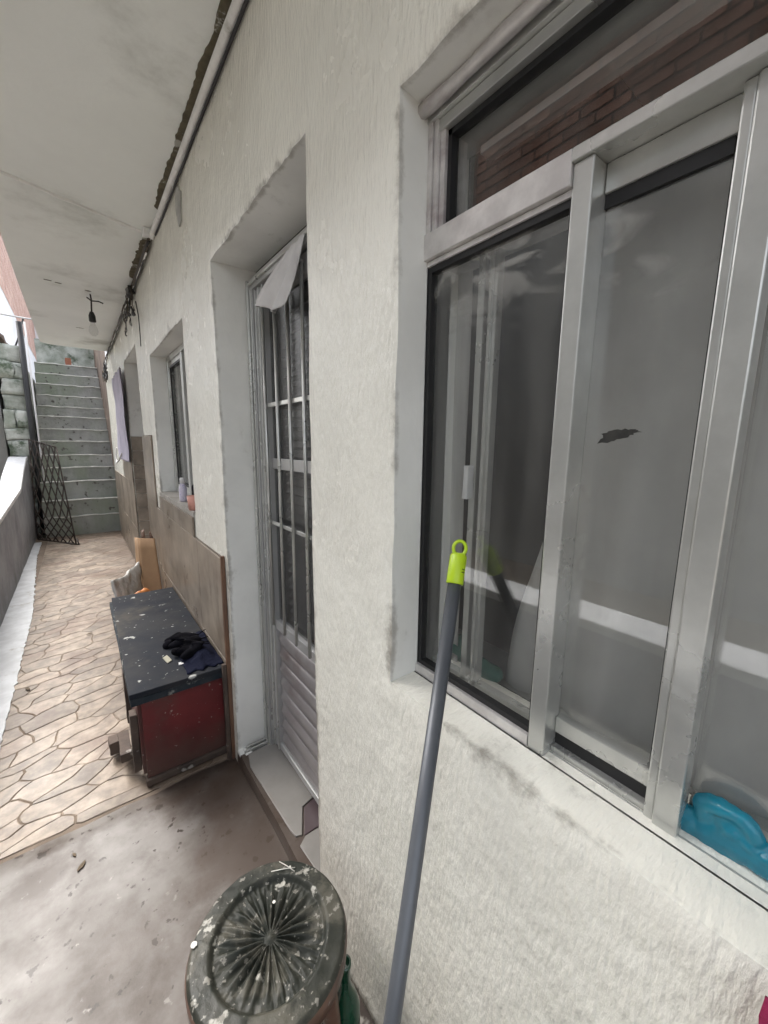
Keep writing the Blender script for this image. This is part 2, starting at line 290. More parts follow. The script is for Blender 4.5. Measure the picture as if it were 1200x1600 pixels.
def struct(name, bm, m, parent=None, **k):
    o = obj(name, bm, m, parent, **k)
    if parent is None: o['kind'] = 'structure'
    return o
def frange(a, b, step):
    n = max(1, int(math.ceil((b - a) / step - 1e-6))); return [a + (b - a) * i / n for i in range(n + 1)]

# ------------------------------------------------------------------ the wall of the house
OPEN = dict(win1=(-.45, .558, .957, 1.967), door=(.88, 1.637, .06, 2.077), win2=(2.165, 3.21, 1.065, 2.0), door2=(3.86, 4.85, 0.0, 2.2))
def grid_lines(a, b, marks, step):
    ms = sorted(set([a, b] + [m for m in marks if a < m < b])); out = []
    for p, q in zip(ms, ms[1:]): out += frange(p, q, step)[:-1]
    return out + [b]
def edge_jit(y, z):
    d = 1
    for y0, y1, z0, z1 in OPEN.values():
        dy = max(y0 - y, 0, y - y1); dz = max(z0 - z, 0, z - z1)
        if y0 <= y <= y1 and z0 <= z <= z1: dd = min(abs(y - y0), abs(y - y1), abs(z - z0), abs(z - z1))
        else: dd = math.hypot(dy, dz)
        d = min(d, dd)
    return d
def wall_point(y, z, x):
    k = max(0, 1 - x / .05)
    d = edge_jit(y, z)
    j = Vector((0, nz((y, z, 0), 14, 1), nz((y, z, 0), 14, 2))) * .0045 * k
    if z > 2.0 and .8 < y < 1.4 and d < .03: j.z += abs(nz((y, z, 0), 30, 4)) * .02 * k
    rnd = (0.0035 if d < 1e-4 else 0) * k
    xx = x + k * (nz((y, z, 0), 2.2, 5) * .006 + nz((y, z, 0), 9, 6) * .0015) + rnd
    return Vector((xx, y, z)) + j
def build_wall(ya, yb, za, zb, step, x, dep=None):
    bm = bmesh.new()
    ys = grid_lines(ya, yb, [v for h in OPEN.values() for v in h[:2]], step); zs = grid_lines(za, zb, [v for h in OPEN.values() for v in h[2:]], step)
    cache = {}
    def V(y, z, xx):
        k = (round(y, 5), round(z, 5), round(xx, 4))
        if k not in cache: cache[k] = bm.verts.new(wall_point(y, z, xx) if dep else (xx, y, z))
        return cache[k]
    def inside(y, z): return any(h[0] < y < h[1] and h[2] < z < h[3] for h in OPEN.values())
    for y0, y1 in zip(ys, ys[1:]):
        for z0, z1 in zip(zs, zs[1:]):
            if not inside((y0 + y1) / 2, (z0 + z1) / 2): 
                f = bm.faces.new((V(y0, z0, x), V(y0, z1, x), V(y1, z1, x), V(y1, z0, x)))
                if dep and z1 < .0601 and .87 < (y0 + y1) / 2 < 1.64: f.material_index = 2
    if dep:
        xs = [x, x + .006, x + .02, x + .05, x + dep]
        for h in OPEN.values():
            hy = [v for v in ys if h[0] - 1e-6 <= v <= h[1] + 1e-6]; hz = [v for v in zs if h[2] - 1e-6 <= v <= h[3] + 1e-6]
            for a, b in zip(xs, xs[1:]):
                for z in (h[2], h[3]):
                    if z <= za + 1e-6: continue
                    for p, q in zip(hy, hy[1:]): f = bm.faces.new((V(p, z, a), V(q, z, a), V(q, z, b), V(p, z, b))); f.material_index = 2 if (z < .1) else (0 if (h is OPEN['win1'] and z < 1.2) else 1)
                for y in h[:2]:
                    for p, q in zip(hz, hz[1:]): f = bm.faces.new((V(y, p, a), V(y, q, a), V(y, q, b), V(y, p, b))); f.material_index = 1
    bmesh.ops.recalc_face_normals(bm, faces=bm.faces)
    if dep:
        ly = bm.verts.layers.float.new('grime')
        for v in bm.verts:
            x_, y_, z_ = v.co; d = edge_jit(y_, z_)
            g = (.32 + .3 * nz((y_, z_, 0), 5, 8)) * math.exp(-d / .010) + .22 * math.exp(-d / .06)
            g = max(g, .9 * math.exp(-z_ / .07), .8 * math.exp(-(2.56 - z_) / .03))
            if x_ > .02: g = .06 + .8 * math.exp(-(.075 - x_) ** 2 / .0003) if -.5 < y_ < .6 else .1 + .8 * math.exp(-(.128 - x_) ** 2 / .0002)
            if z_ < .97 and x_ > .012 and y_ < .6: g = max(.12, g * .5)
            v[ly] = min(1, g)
    return bm

house = thing('house', 'white textured plaster house on the right with aluminium windows and a barred door', 'house', (0, 0, 0))
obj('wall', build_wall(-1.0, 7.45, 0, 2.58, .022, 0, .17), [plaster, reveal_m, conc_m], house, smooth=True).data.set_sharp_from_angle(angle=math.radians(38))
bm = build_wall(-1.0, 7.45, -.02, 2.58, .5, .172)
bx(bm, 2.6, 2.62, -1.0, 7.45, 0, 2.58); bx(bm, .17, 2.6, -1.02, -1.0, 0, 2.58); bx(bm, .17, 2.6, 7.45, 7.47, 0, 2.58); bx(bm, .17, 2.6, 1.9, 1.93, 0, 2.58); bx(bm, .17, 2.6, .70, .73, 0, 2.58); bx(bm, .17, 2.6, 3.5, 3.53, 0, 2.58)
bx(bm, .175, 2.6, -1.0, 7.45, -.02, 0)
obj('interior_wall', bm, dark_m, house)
# overhanging slab: rounded far corner, joint between two pours
r = .13; cor = [(-.67 + r - r * math.cos(a), 6.42 - r + r * math.sin(a)) for a in [math.pi / 2 * k / 6 for k in range(7)]]
bm = prism([(-.67, 2.50), (-.675, 4.0)] + cor + [(2.62, 6.42), (2.62, 2.9), (0, 2.73)], 2.565, 2.74)
obj('overhang_slab', roughen(bm, .003, 3), ceil_m, house)
bm = prism([(-.67, -1.35), (-.67, 2.50), (0, 2.73), (2.62, 2.9), (2.62, -1.35)], 2.559, 2.739)
obj('overhang_slab', bm, ceil_m, house)
bm = bmesh.new(); pts = []
for k in range(30):
    t = k / 29; pts.append((-.67 + .66 * t, 2.50 + .225 * t + nz((t * 9, 0, 0), 1) * .006, 2.557))
tube(bm, pts, [.009 + .005 * nz((k, 2, 0), .7) for k in range(30)], 6)
obj('joint_ridge', bm, pvc_m, house, smooth=True)
obj('upper_wall', boxes((-.668, 2.62, -1.33, 6.3, 2.741, 3.8), (.02, 2.62, 6.42, 7.45, 2.58, 4.2)), palewall, house)
# dark crack blotches on the ceiling
def blotch(cx, cy, w, h, ang, seed, n=18):
    out = []
    for k in range(n):
        a = 2 * math.pi * k / n; q = 1 + .5 * nz((math.cos(a), math.sin(a), seed), 2)
        x, y = w * q * math.cos(a), h * q * math.sin(a); out.append((cx + x * math.cos(ang) - y * math.sin(ang), cy + x * math.sin(ang) + y * math.cos(ang)))
    return out
ceil_stain = mat('ceiling stain', (.26, .25, .225), (.16, .155, .14), 25, rough=.9)
for (cx, cy, w, h, a) in ((-.11, 2.672, .05, .004, .33), (-.262, 4.0, .018, .010, .2), (-.50, 3.93, .022, .004, .1), (-.44, 3.95, .018, .004, .1), (-.3, 5.3, .03, .008, .1), (-.52, 1.75, .006, .005, 0)):
    obj('stain', prism(blotch(cx, cy, w, h, a, cx), 2.5570 if cy < 2.6 else 2.5625, 2.568), ceil_stain, house)
# exposed render strip where the ceiling paint peeled, beside the conduit
def ragged_strip(y0, y1, xa, xb, z, seed, amp=.010, step=.006, thick=.002):
    ys = frange(y0, y1, step); bm = bmesh.new(); L = []; Rr = []
    for i, y in enumerate(ys):
        e = min(1, min(i, len(ys) - 1 - i) / 4)
        L.append((xb + (xa - xb) * e + amp * (nz((y, 0, seed), 7) + .5 * nz((y, 0, seed), 33)) * e, y)); Rr.append((xb + amp * .4 * nz((y, 5, seed), 25), y))
    return prism(L + Rr[::-1], z - thick, z + .012)
obj('peeled_strip', ragged_strip(1.22, 2.42, -.040, -.016, 2.556, 1), olive_m, house)
obj('peeled_strip', ragged_strip(2.78, 3.5, -.045, -.008, 2.561, 2, amp=.02), olive_m, house)
# conduit in the corner
bm = bmesh.new(); ys = frange(-.95, 2.68, .06)
tube(bm, [(-.014 + .003 * nz((y, 0, 0), 3), y, 2.532 + .003 * nz((y, 3, 0), 3)) for y in ys], .014, 10)
obj('conduit', bm, pvc_m, house, smooth=True)
bm = bmesh.new(); tube(bm, [(-.006 + .002 * nz((y, 0, 0), 6), y, 2.512 + .003 * nz((y, 3, 0), 4)) for y in frange(-.95, 2.6, .05)], .005, 6)
obj('thin_cable', bm, cable_b, house, smooth=True)
obj('putty_lump', roughen(box(-.05, 0.0, 2.64, 2.72, 2.53, 2.56), .01, 20, 3), pvc_m, house, smooth=True)
# stains on the wall below the conduit
stain_m = mat('grey wall stain', (.33, .33, .31), (.45, .45, .42), 20, rough=.8)
for (cy, cz, w, h) in ((2.05, 2.43, .05, .075), ):
    poly = blotch(cy, cz, w, h, 0, 3); bm = bmesh.new(); vs = [bm.verts.new((-.0045, a, b)) for a, b in poly]; vb = [bm.verts.new((.004, a, b)) for a, b in poly]
    bm.faces.new(vs); [bm.faces.new((vs[k], vs[(k + 1) % 18], vb[(k + 1) % 18], vb[k])) for k in range(18)]
    obj('stain', bm, stain_m, house)
# wainscot tiles
def tiles(y0, y1, z0, z1, w, h, x=-.010, face='x'):
    for a in range(int(round((y1 - y0) / w))):
        for b in range(int(math.ceil((z1 - z0) / h - .01))):
            ya, yb = y0 + a * w + .0015, min(y1, y0 + (a + 1) * w) - .0015; zc, zd = z0 + b * h + .0015, min(z1, z0 + (b + 1) * h) - .0015
            j = R.uniform(-.0012, .0012)
            if face == 'x': bm = box(x + j, x + j + .008, ya, yb, zc, zd)
            else: bm = box(ya, yb, x + j, x + j + .008, zc, zd)
            obj('tile', bm, tile_m, house, bevel=.0012)
tiles(1.69, 3.37, .0, .94, .42, .47); tiles(3.37, 3.85, 0, 1.47, .48, .49)
tiles(2.17, 3.20, .94, 1.045, 1.03, .2)
obj('tile_adhesive', boxes((-.003, .01, 1.685, 3.37, 0, .945), (-.003, .01, 3.37, 3.852, 0, 1.475)), tilebody_m, house)
tiles(4.86, 5.85, 0, 1.48, .33, .5); tiles(5.85, 7.40, 0, 1.0, .39, .5)
tiles(.003, .165, 0, 1.48, .162, .148, x=4.838, face='y')
obj('edge_strip', roughen(box(-.016, .0, 1.668, 1.684, 0, .955), .002, 12, 6), brownwood, house)
obj('edge_strip', roughen(box(-.034, -.018, 1.672, 1.686, 0.0, .47), .002, 12, 4), oldwood, house)

# ------------------------------------------------------------------ near sliding window
win = obj('sliding_window', boxes((.063, .125, .567, .600, .94, 1.98), (.060, .160, -.42, .567, .925, .951), (.063, .160, -.42, .2965, 1.762, 1.778)), [alu], house, bevel=.0015)
win['label'] = 'large aluminium sliding window nearest the viewer with fanlight above'
def wobj(name, bm, m, **k): return obj(name, bm, m, win, **k)
wobj('transom', box(.063, .160, .2965, .567, 1.737, 1.778), alu_w, bevel=.0015)
# outer jamb with fluted ridges
wobj('frame_jamb', boxes((.072, .135, .558, .567, .95, 1.95), (.066, .13, .548, .5575, 1.778, 1.95), (.070, .13, .538, .547, 1.778, 1.95), (.076, .13, .527, .5375, 1.778, 1.95)), alu_w, bevel=.001)
wobj('frame_head', boxes((.064, .13, -.42, .56, 1.945, 1.965), (.072, .16, -.42, .56, 1.928, 1.9445)), alu, bevel=.001)
bm = bmesh.new(); pts = [(.052, y, 1.957 + .004 * nz((y, 0, 0), 9)) for y in frange(-.42, .56, .02)]
tube(bm, pts, [.010 + .004 * nz((p[1], 1, 0), 14) for p in pts], 7); wobj('smeared_sealant', bm, alu_w, smooth=True)
# fanlight
fy0, fy1, fz0, fz1 = -.40, .527, 1.780, 1.928
wobj('gasket', boxes((.083, .10, .519, fy1, fz0, fz1), (.083, .10, fy0, fy1, 1.919, 1.9275), (.088, .1, fy0, fy1, 1.7785, 1.7830)), rubber)
wobj('fanlight_pane', box(.0935, .0975, fy0, .519, 1.783, 1.919), glass)
wobj('fanlight_rail', boxes((.12, .15, fy0, .49, 1.890, 1.902),), alu, bevel=.001)
# left sash (front track)
wobj('sash_rail', box(.071, .092, .297, .558, 1.728, 1.7365), alu_w, bevel=.001); wobj('sash_rail', box(.068, .092, .2975, .5575, .952, .976), alu_w, bevel=.001)
wobj('sash_stile', boxes((.068, .110, .2705, .2963, .951, 1.7618),), alu, bevel=.002)
wobj('gasket', boxes((.0745, .09, .5485, .5575, .976, 1.728), (.0745, .09, .297, .5485, 1.718, 1.728), (.0745, .09, .297, .5485, .976, .985), (.0745, .09, .297, .3005, .985, 1.718)), rubber)
wobj('pane', box(.082, .086, .3005, .5485, .985, 1.718), glass)
# parked inner sash seen through the left pane
wobj('inner_sash_stile', boxes((.118, .135, .440, .456, .955, 1.735), (.112, .118, .446, .4525, .955, 1.735), (.118, .135, .466, .480, .955, 1.735)), alu, bevel=.0015)
wobj('latch', roughen(box(.100, .118, .468, .479, 1.325, 1.385), .0015, 60, 2), cable_w, bevel=.002)
wobj('inner_sash_rail', box(.118, .135, .14, .56, .955, .972), alu, bevel=.0015)
# second sash (rear track)
for q_ in ((.098, .114, .1407, .2700, 1.728, 1.7618), (.098, .114, .130, .2700, .986, 1.012), (.090, .114, .130, .2700, .938, .966)): wobj('sash_rail', box(*q_), alu, bevel=.0015)
wobj('gasket', boxes((.1015, .112, .146, .2700, 1.712, 1.728), (.1015, .112, .13, .270, .966, .986), (.1015, .112, .141, .1455, 1.012, 1.712)), rubber)
wobj('pane', box(.105, .109, .146, .270, 1.012, 1.712), glass)
wobj('sash_stile', boxes((.080, .112, .1035, .1295, .953, 1.7618), (.084, .11, .1296, .1405, .953, 1.7618)), alu, bevel=.002)
# right sash
wobj('pane', box(.122, .126, -.36, .103, 1.0, 1.73), glass); wobj('sash_rail', box(.114, .13, -.4, .103, 1.73, 1.7618), alu, bevel=.0015)
wobj('sash_rail', boxes((.116, .13, -.4, .103, .966, .994),), alu, bevel=.0015)
wobj('gasket', boxes((.118, .128, -.4, .103, .952, .9655),), rubber)
wobj('track', boxes((.064, .069, -.42, .56, .951, .957), (.086, .089, -.42, .27, .9515, .958), (.108, .111, -.42, .1, .9515, .959)), alu, bevel=.001)
# ragged dark mark on the pane
poly = []
for k in range(40):
    a = 2 * math.pi * k / 40; q = 1 + .45 * nz((math.cos(a) * 2, math.sin(a) * 2, 3), 1.1) + .22 * nz((k, 0, 0), .9)
    poly.append((.228 - .025 * q * math.cos(a), 1.436 + (.0095 * (1 - .6 * math.cos(a)) * .72 + .003 * nz((k, 4, 0), 1.7)) * q * math.sin(a) + .005 * math.cos(a)))
bm = bmesh.new(); bm.faces.new([bm.verts.new((.1046, a, b)) for a, b in poly]); bmesh.ops.triangulate(bm, faces=bm.faces)
wobj('dark_smudge', bm, mat('sooty smudge', (.03, .03, .028), (.06, .058, .052), 60, rough=.8))
# curtains inside
def curtain(name, x, ya, yb, z0, z1, folds, amp, edge=None, m=curtain_m, seed=0, step=.012, parent=house):
    bm = bmesh.new(); ny = max(6, int(abs(yb - ya) / step)); nzs = 40; g = []
    for i in range(ny + 1):
        row = []
        for k in range(nzs + 1):
            z = z0 + (z1 - z0) * k / nzs; e = yb + (edge(z) if edge else 0); y = ya + (e - ya) * i / ny
            ph = y * folds * 6.28 + nz((y, z * .6, seed), 3) * 2
            row.append(bm.verts.new((x + amp * math.sin(ph) * (.6 + .4 * nz((y, z, seed), 2)) + .01 * nz((y, z, seed), 4), y, z)))
        g.append(row)
    for i in range(ny):
        for k in range(nzs): bm.faces.new((g[i][k], g[i + 1][k], g[i + 1][k + 1], g[i][k + 1]))
    o = obj(name, bm, m, parent, smooth=True); s = o.modifiers.new('thick', 'SOLIDIFY'); s.thickness = .0015
    return o
cur = curtain('curtain', .205, -.9, .345, .94, 1.86, 7, .020, edge=lambda z: .09 * max(0, (1.55 - z) / .6) ** 1.5 + .012 * nz((0, z, 0), 5), seed=3)
cur2 = curtain('curtain', .160, .528, .62, .94, 1.74, 14, .005, seed=5)
obj('inner_sill', box(.165, .30, -.45, .69, .90, .950), alu, house)

# ------------------------------------------------------------------ barred door
door = obj('door', boxes((.128, .17, 1.575, 1.634, .06, 2.03), (.128, .17, .885, 1.575, 1.99, 2.03)), alu_d, house, bevel=.002, label='grey aluminium door with vertical security bars over a pressed louvred panel')
def dobj(name, bm, m, **k): return obj(name, bm, m, door, **k)
dobj('frame_bead', boxes((.119, .128, 1.596, 1.604, .065, 2.02), (.122, .128, 1.614, 1.628, .065, 2.03), (.119, .128, .885, 1.596, 2.004, 2.012), (.124, .128, 1.580, 1.588, .065, 1.99)), alu, bevel=.001)
dobj('door_stile', boxes((.138, .168, 1.488, 1.57, .10, 1.985), (.138, .168, .885, .92, .10, 1.985)), alu_d, bevel=.003)
dobj('door_stile_bead', boxes((.132, .138, 1.524, 1.532, .10, 1.985), (.133, .138, 1.488, 1.496, .10, 1.985), (.133, .138, 1.560, 1.566, .1, 1.985)), alu, bevel=.001)
for q_ in ((.140, .168, .92, 1.488, .665, .705), (.140, .168, .92, 1.488, 1.92, 1.98), (.150, .168, .92, 1.488, 1.325, 1.365), (.140, .168, .92, 1.488, .10, .13)): dobj('door_rail', box(*q_), alu_d, bevel=.002)
for y in (1.465, 1.355, 1.252, 1.148, 1.045, .945):
    dobj('bar', tub([(.122, y, .695), (.122, y, 1.95)], .0062, 10), alu, smooth=True)
for z in (1.56, 1.12):
    dobj('cross_bar', box(.127, .1345, .89, 1.49, z - .007, z + .007), alu, bevel=.001)
dobj('pane', box(.157, .160, .92, 1.488, .705, 1.325), glass_f); dobj('pane', box(.157, .160, .92, 1.488, 1.365, 1.92), glass_f)
bm = bmesh.new()
for k in range(34):
    z = .72 + k * .0345
    if 1.32 < z < 1.37: continue
    vs = [bm.verts.new(p) for p in ((.172, .90, z), (.172, 1.42, z), (.196, 1.42, z + .024), (.196, .90, z + .024))]; bm.faces.new(vs)
dobj('shutter_slats', bm, mat('grey inner shutter', (.10, .10, .098), (.07, .07, .07), 8, rough=.8), kind='stuff')
bm = bmesh.new(); NY, NZ = 40, 150; g = []
for i in range(NY + 1):
    y = .92 + .568 * i / NY; row = []
    for k in range(NZ + 1):
        z = .13 + .535 * k / NZ; ph = (z - .13) / .066 % 1; e = min((1.488 - y) / .05, 1); e2 = max(0, 1 - abs(ph - .5) * 2)
        hgt = .016 * math.sqrt(max(0, min(1, e2 * 1.2))) * (min(1, max(0, (1.488 - y) / (.025 + .06 * (1 - e2)))) ** .6)
        hgt *= 1 if y > 1.0 else .0
        row.append(bm.verts.new((.156 - hgt, y, z)))
    g.append(row)
for i in range(NY):
    for k in range(NZ): bm.faces.new((g[i][k], g[i + 1][k], g[i + 1][k + 1], g[i][k + 1]))
dobj('pressed_panel', bm, door_panel_m, smooth=True)
obj('door_sill', boxes((.0, .045, 1.60, 1.64, .0, .062), (.055, .17, .88, 1.636, .03, .058), (.02, .05, 1.585, 1.63, .04, .066)), reveal_m, house, bevel=.004)
# threshold tiles
def slab_poly(poly, z0, z1, m, name='threshold_tile'): return obj(name, prism(poly, z0, z1), m, house, bevel=.002)
slab_poly([(.013, 1.512), (.030, 1.585), (.165, 1.590), (.165, 1.22), (.106, 1.205), (.056, 1.105), (.036, 1.112), (.030, 1.145)], .056, .0655, ceramic)
slab_poly([(.110, 1.200), (.165, 1.215), (.165, 1.10), (.062, 1.100)], .054, .0635, ceramic_p)
slab_poly([(.033, 1.075), (.063, 1.096), (.165, 1.096), (.165, .89), (.045, .89)], .054, .063, ceramic)
obj('threshold_track', boxes((.018, .165, 1.592, 1.602, .05, .075), (.03, .165, 1.612, 1.620, .05, .078)), alu, house, bevel=.001)

# ------------------------------------------------------------------ second window and far doorway
sillm = mat('dusty cement sill', (.34, .32, .29), (.24, .225, .20), 9, rough=.85)
w2 = obj('window_frame', boxes((.10, .15, 3.17, 3.205, 1.07, 1.995), (.10, .15, 2.17, 3.17, 1.96, 1.995), (.10, .15, 2.17, 3.17, 1.07, 1.10)), alu, house, bevel=.002, label='smaller sliding window further along the wall')
obj('sash', boxes((.108, .13, 3.12, 3.168, 1.10, 1.958), (.108, .13, 2.76, 3.12, 1.925, 1.958), (.108, .13, 2.76, 3.12, 1.10, 1.135), (.100, .13, 2.71, 2.76, 1.10, 1.958)), alu, w2, bevel=.002)
obj('sash', boxes((.132, .145, 2.60, 2.65, 1.10, 1.958), (.132, .145, 2.2, 2.6, 1.925, 1.958)), alu_d, w2, bevel=.002)
obj('gasket', boxes((.104, .112, 3.10, 3.12, 1.13, 1.93), (.104, .112, 2.76, 3.10, 1.915, 1.93), (.104, .112, 2.76, 3.10, 1.135, 1.15)), rubber, w2)
obj('pane', box(.116, .12, 2.76, 3.10, 1.15, 1.915), glass_c, w2); obj('pane', box(.138, .141, 2.2, 2.60, 1.135, 1.925), glass_c, w2)
obj('window_sill', roughen(box(-.006, .11, 2.17, 3.205, 1.045, 1.072), .002, 9, 5), sillm, house)
curtain('curtain', .22, 2.68, 3.3, 1.0, 2.05, 5, .02, m=curtain_m, seed=9)
obj('far_door', boxes((.12, .16, 3.86, 4.85, 0.01, 2.2),), alu_d, house, bevel=.002)

# ------------------------------------------------------------------ floor
struct('ground', box(-40, 40, -30, 60, -.4, -.06), ground_m)
def ef(x): return 1.675 + .012 * nz((x, 0, 0), 8) + (.04 * (x + .34) if x > -.34 else 0)
xs = frange(-1.04, .01, .03)
bm = bmesh.new()
ys = frange(-2.6, 1.6, .05); g = []
for x in xs:
    col = []
    for j, y in enumerate(ys + ['e']):
        yy = ef(x) if y == 'e' else y
        col.append(bm.verts.new((x, yy, .004 + .003 * nz((x, yy, 0), 3) + (.0 if y != 'e' else 0))))
    g.append(col)
for a, b in zip(g, g[1:]):
    for k in range(len(a) - 1): bm.faces.new((a[k], b[k], b[k + 1], a[k + 1]))
# lip at the far edge
lip = [c[-1] for c in g]; low = [bm.verts.new((v.co.x, v.co.y + .004, -.02)) for v in lip]
for k in range(len(lip) - 1): bm.faces.new((lip[k], lip[k + 1], low[k + 1], low[k]))
struct('concrete_floor', bm, conc_m, smooth=True)
pf = struct('paved_floor', box(-1.04, .16, 1.60, 7.62, -.05, -.0028), grout_m)
# crazy paving: voronoi cells stretched across the passage
X0, X1, Y0, Y1 = -.90, .0, 1.70, 7.6; AX = 1.75; SH = .30
rp = random.Random(11); pts = []
tries = 0
while len(pts) < 292 and tries < 60000:
    tries += 1; p = (rp.uniform(X0 / AX - .02, X1 / AX + .02), rp.uniform(Y0 - .05, Y1 + .05))
    dmin = .088 * rp.uniform(.6, 1.45)
    if all((p[0] - q[0]) ** 2 + (p[1] - q[1]) ** 2 > dmin * dmin for q in pts): pts.append(p)
def clip(poly, nx, ny, c):
    out = []
    for i in range(len(poly)):
        a, b = poly[i], poly[(i + 1) % len(poly)]; da = nx * a[0] + ny * a[1] - c; db = nx * b[0] + ny * b[1] - c
        if da <= 0: out.append(a)
        if da * db < 0: t = da / (da - db); out.append((a[0] + (b[0] - a[0]) * t, a[1] + (b[1] - a[1]) * t))
    return out
def warp(x, y):
    v = noise.noise_vector(Vector((x * 7, y * 7, 3))); w = noise.noise_vector(Vector((x * 22, y * 22, 9)))
    return x + v.x * .05 + w.x * .008, y + v.y * .03 + w.y * .008
for i, p in enumerate(pts):
    poly = [(X0 / AX, Y0), (X1 / AX, Y0), (X1 / AX, Y1), (X0 / AX, Y1)]
    for j, q in enumerate(pts):
        if i == j: continue
        dx, dy = q[0] - p[0], q[1] - p[1]
        if dx * dx + dy * dy > .4: continue
        poly = clip(poly, dx, dy, (q[0] ** 2 + q[1] ** 2 - p[0] ** 2 - p[1] ** 2) / 2)
        if len(poly) < 3: break
    if len(poly) < 3: continue
    fine = []
    for k in range(len(poly)):
        a, b = poly[k], poly[(k + 1) % len(poly)]; n = 3 if p[1] < 3.6 else 2
        for t in range(n): fine.append((a[0] + (b[0] - a[0]) * t / n, a[1] + (b[1] - a[1]) * t / n))
    fine = [(x * AX, y + SH * (x * AX + .45) * min(1, (y - Y0) / .3, (Y1 - y) / .3)) for x, y in fine]
    w = [warp(*q) if (X0 + .02 < q[0] < X1 - .02 and q[1] > Y0 + .02) else q for q in fine]
    cx = sum(q[0] for q in w) / len(w); cy = sum(q[1] for q in w) / len(w)
    g_ = .0015
    ins = []
    for q in w:
        d = math.hypot(q[0] - cx, q[1] - cy) or 1; ins.append((cx + (q[0] - cx) * (1 - g_ / d), cy + (q[1] - cy) * (1 - g_ / d)))
    area = abs(sum(w[k][0] * w[(k + 1) % len(w)][1] - w[(k + 1) % len(w)][0] * w[k][1] for k in range(len(w)))) / 2
    if area < .0006: continue
    bm = bmesh.new(); n = len(ins); top = R.uniform(-.0008, .0008)
    lo = [bm.verts.new((x, y, -.012)) for x, y in ins]; mi = [bm.verts.new((x, y, -.0022 + top)) for x, y in ins]
    hi = [bm.verts.new((cx + (x - cx) * (1 - .004 / max(.01, math.hypot(x - cx, y - cy))), cy + (y - cy) * (1 - .004 / max(.01, math.hypot(x - cx, y - cy))), top)) for x, y in ins]
    for A, B in ((lo, mi), (mi, hi)):
        for k in range(n): bm.faces.new((A[k], A[(k + 1) % n], B[(k + 1) % n], B[k]))
    bm.faces.new(hi); bmesh.ops.recalc_face_normals(bm, faces=bm.faces)
    obj('paving_stone', bm, stone_m, pf)
# pale cement strip with ragged edge at the parapet foot
L = []; ys = frange(1.70, 7.3, .03)
for y in ys:
    e = -.862 + (-.10 if y > 4.2 else 0) * min(1, (y - 4.2) / 2.2 if y > 4.2 else 0) + .012 * nz((0, y, 0), 12) + .012 * nz((0, y, 4), 30)
    L.append((e, y))
struct('cement_strip', prism([(-1.045, 1.70)] + L + [(-1.045, 7.3)], -.005, .006), strip_m)

# ------------------------------------------------------------------ parapet, neighbour walls, far buildings
par = thing('parapet_wall', 'low bluish grey parapet wall with white cap along the left edge of the passage', 'wall', (-1.14, 2, 0))
prof = [(-2.6, .68), (2.0, .68), (4.7, .745), (6.55, .845), (7.0, 1.0), (7.75, 1.185), (8.0, 1.19)]
def zc(y):
    for (a, za), (b, zb) in zip(prof, prof[1:]):
        if a <= y <= b: return za + (zb - za) * (y - a) / (b - a)
    return prof[-1][1]
bm = bmesh.new(); ys = frange(-2.6, 8.0, .1); zs = [0, .12, .25, .38, .5, .62, 1]
for xi in (0, 1):
    g = []
    for y in ys:
        zt = zc(y) - .045; g.append([bm.verts.new(((-1.04 - .19 * xi) + .006 * nz((y, z * zt, xi), 4) * (1 if not xi else 0), y, -.06 + (zt + .06) * z)) for z in zs])
    for a, b in zip(g, g[1:]):
        for k in range(len(zs) - 1): bm.faces.new((a[k], b[k], b[k + 1], a[k + 1]) if xi == 0 else (a[k], a[k + 1], b[k + 1], b[k]))
obj('wall_body', bm, parapet_m, par, smooth=True)
bm = bmesh.new(); g = []
for y in ys:
    z = zc(y); w = .004 * nz((y, 0, 7), 5); g.append([bm.verts.new(c) for c in ((-1.035 + w, y, z - .045), (-1.034 + w, y, z - .006), (-1.040 + w, y, z), (-1.232, y, z + .003), (-1.24, y, z - .045))])
for a, b in zip(g, g[1:]):
    for k in range(5): bm.faces.new((a[k], b[k], b[(k + 1) % 5], a[(k + 1) % 5]))
bmesh.ops.recalc_face_normals(bm, faces=bm.faces)
obj('cap', bm, cap_m, par, smooth=False)

def brick_wall(name, parent, x, y0, y1, z0, z1, bl, bh, mm, mo, limit, axis=1):
    obj('mortar_bed', box(x - .2, x - .008, y0, y1, z0, z1), mo, parent)
    cells = []
    rows = int((z1 - z0) / bh)
    for r_ in range(rows):
        off = (r_ % 2) * bl / 2
        for c_ in range(int((y1 - y0) / bl) - 1): cells.append((y0 + off + c_ * bl, z0 + r_ * bh))
    base = bmesh.new(); bx(base, -.03, 0, .012, bl - .012, .014, bh - .014); me = bpy.data.meshes.new('brick'); base.to_mesh(me); base.free()
    cells.sort(key=lambda c: (c[1] - z0) + .15 * abs(c[0] - 1.8)); rest = cells[limit:]
    for y, z in cells[:limit]:
        o = obj('brick', me, mm, parent); o.location = (x + R.uniform(-.004, .003), y, z)
    if rest:
        bm = bmesh.new()
        for y, z in rest: bx(bm, x - .03, x, y + .02, y + bl - .02, z + .018, z + bh - .018)
        obj('brickwork', bm, mm, parent, kind='stuff')
nb = thing('neighbour_wall', 'tall grey rendered wall with bare red brick above, reflected in the near window', 'wall', (-3.9, 2, 0))
obj('rendered_wall', roughen(box(-4.05, -3.8, -1.2, 7.3, -.45, 4.30), .006, 2, 5), neigh_m, nb)
brick_wall('bricks', nb, -3.83, -1.2, 7.3, 4.305, 5.45, .34, .115, brick_d, mortar_d, 250)

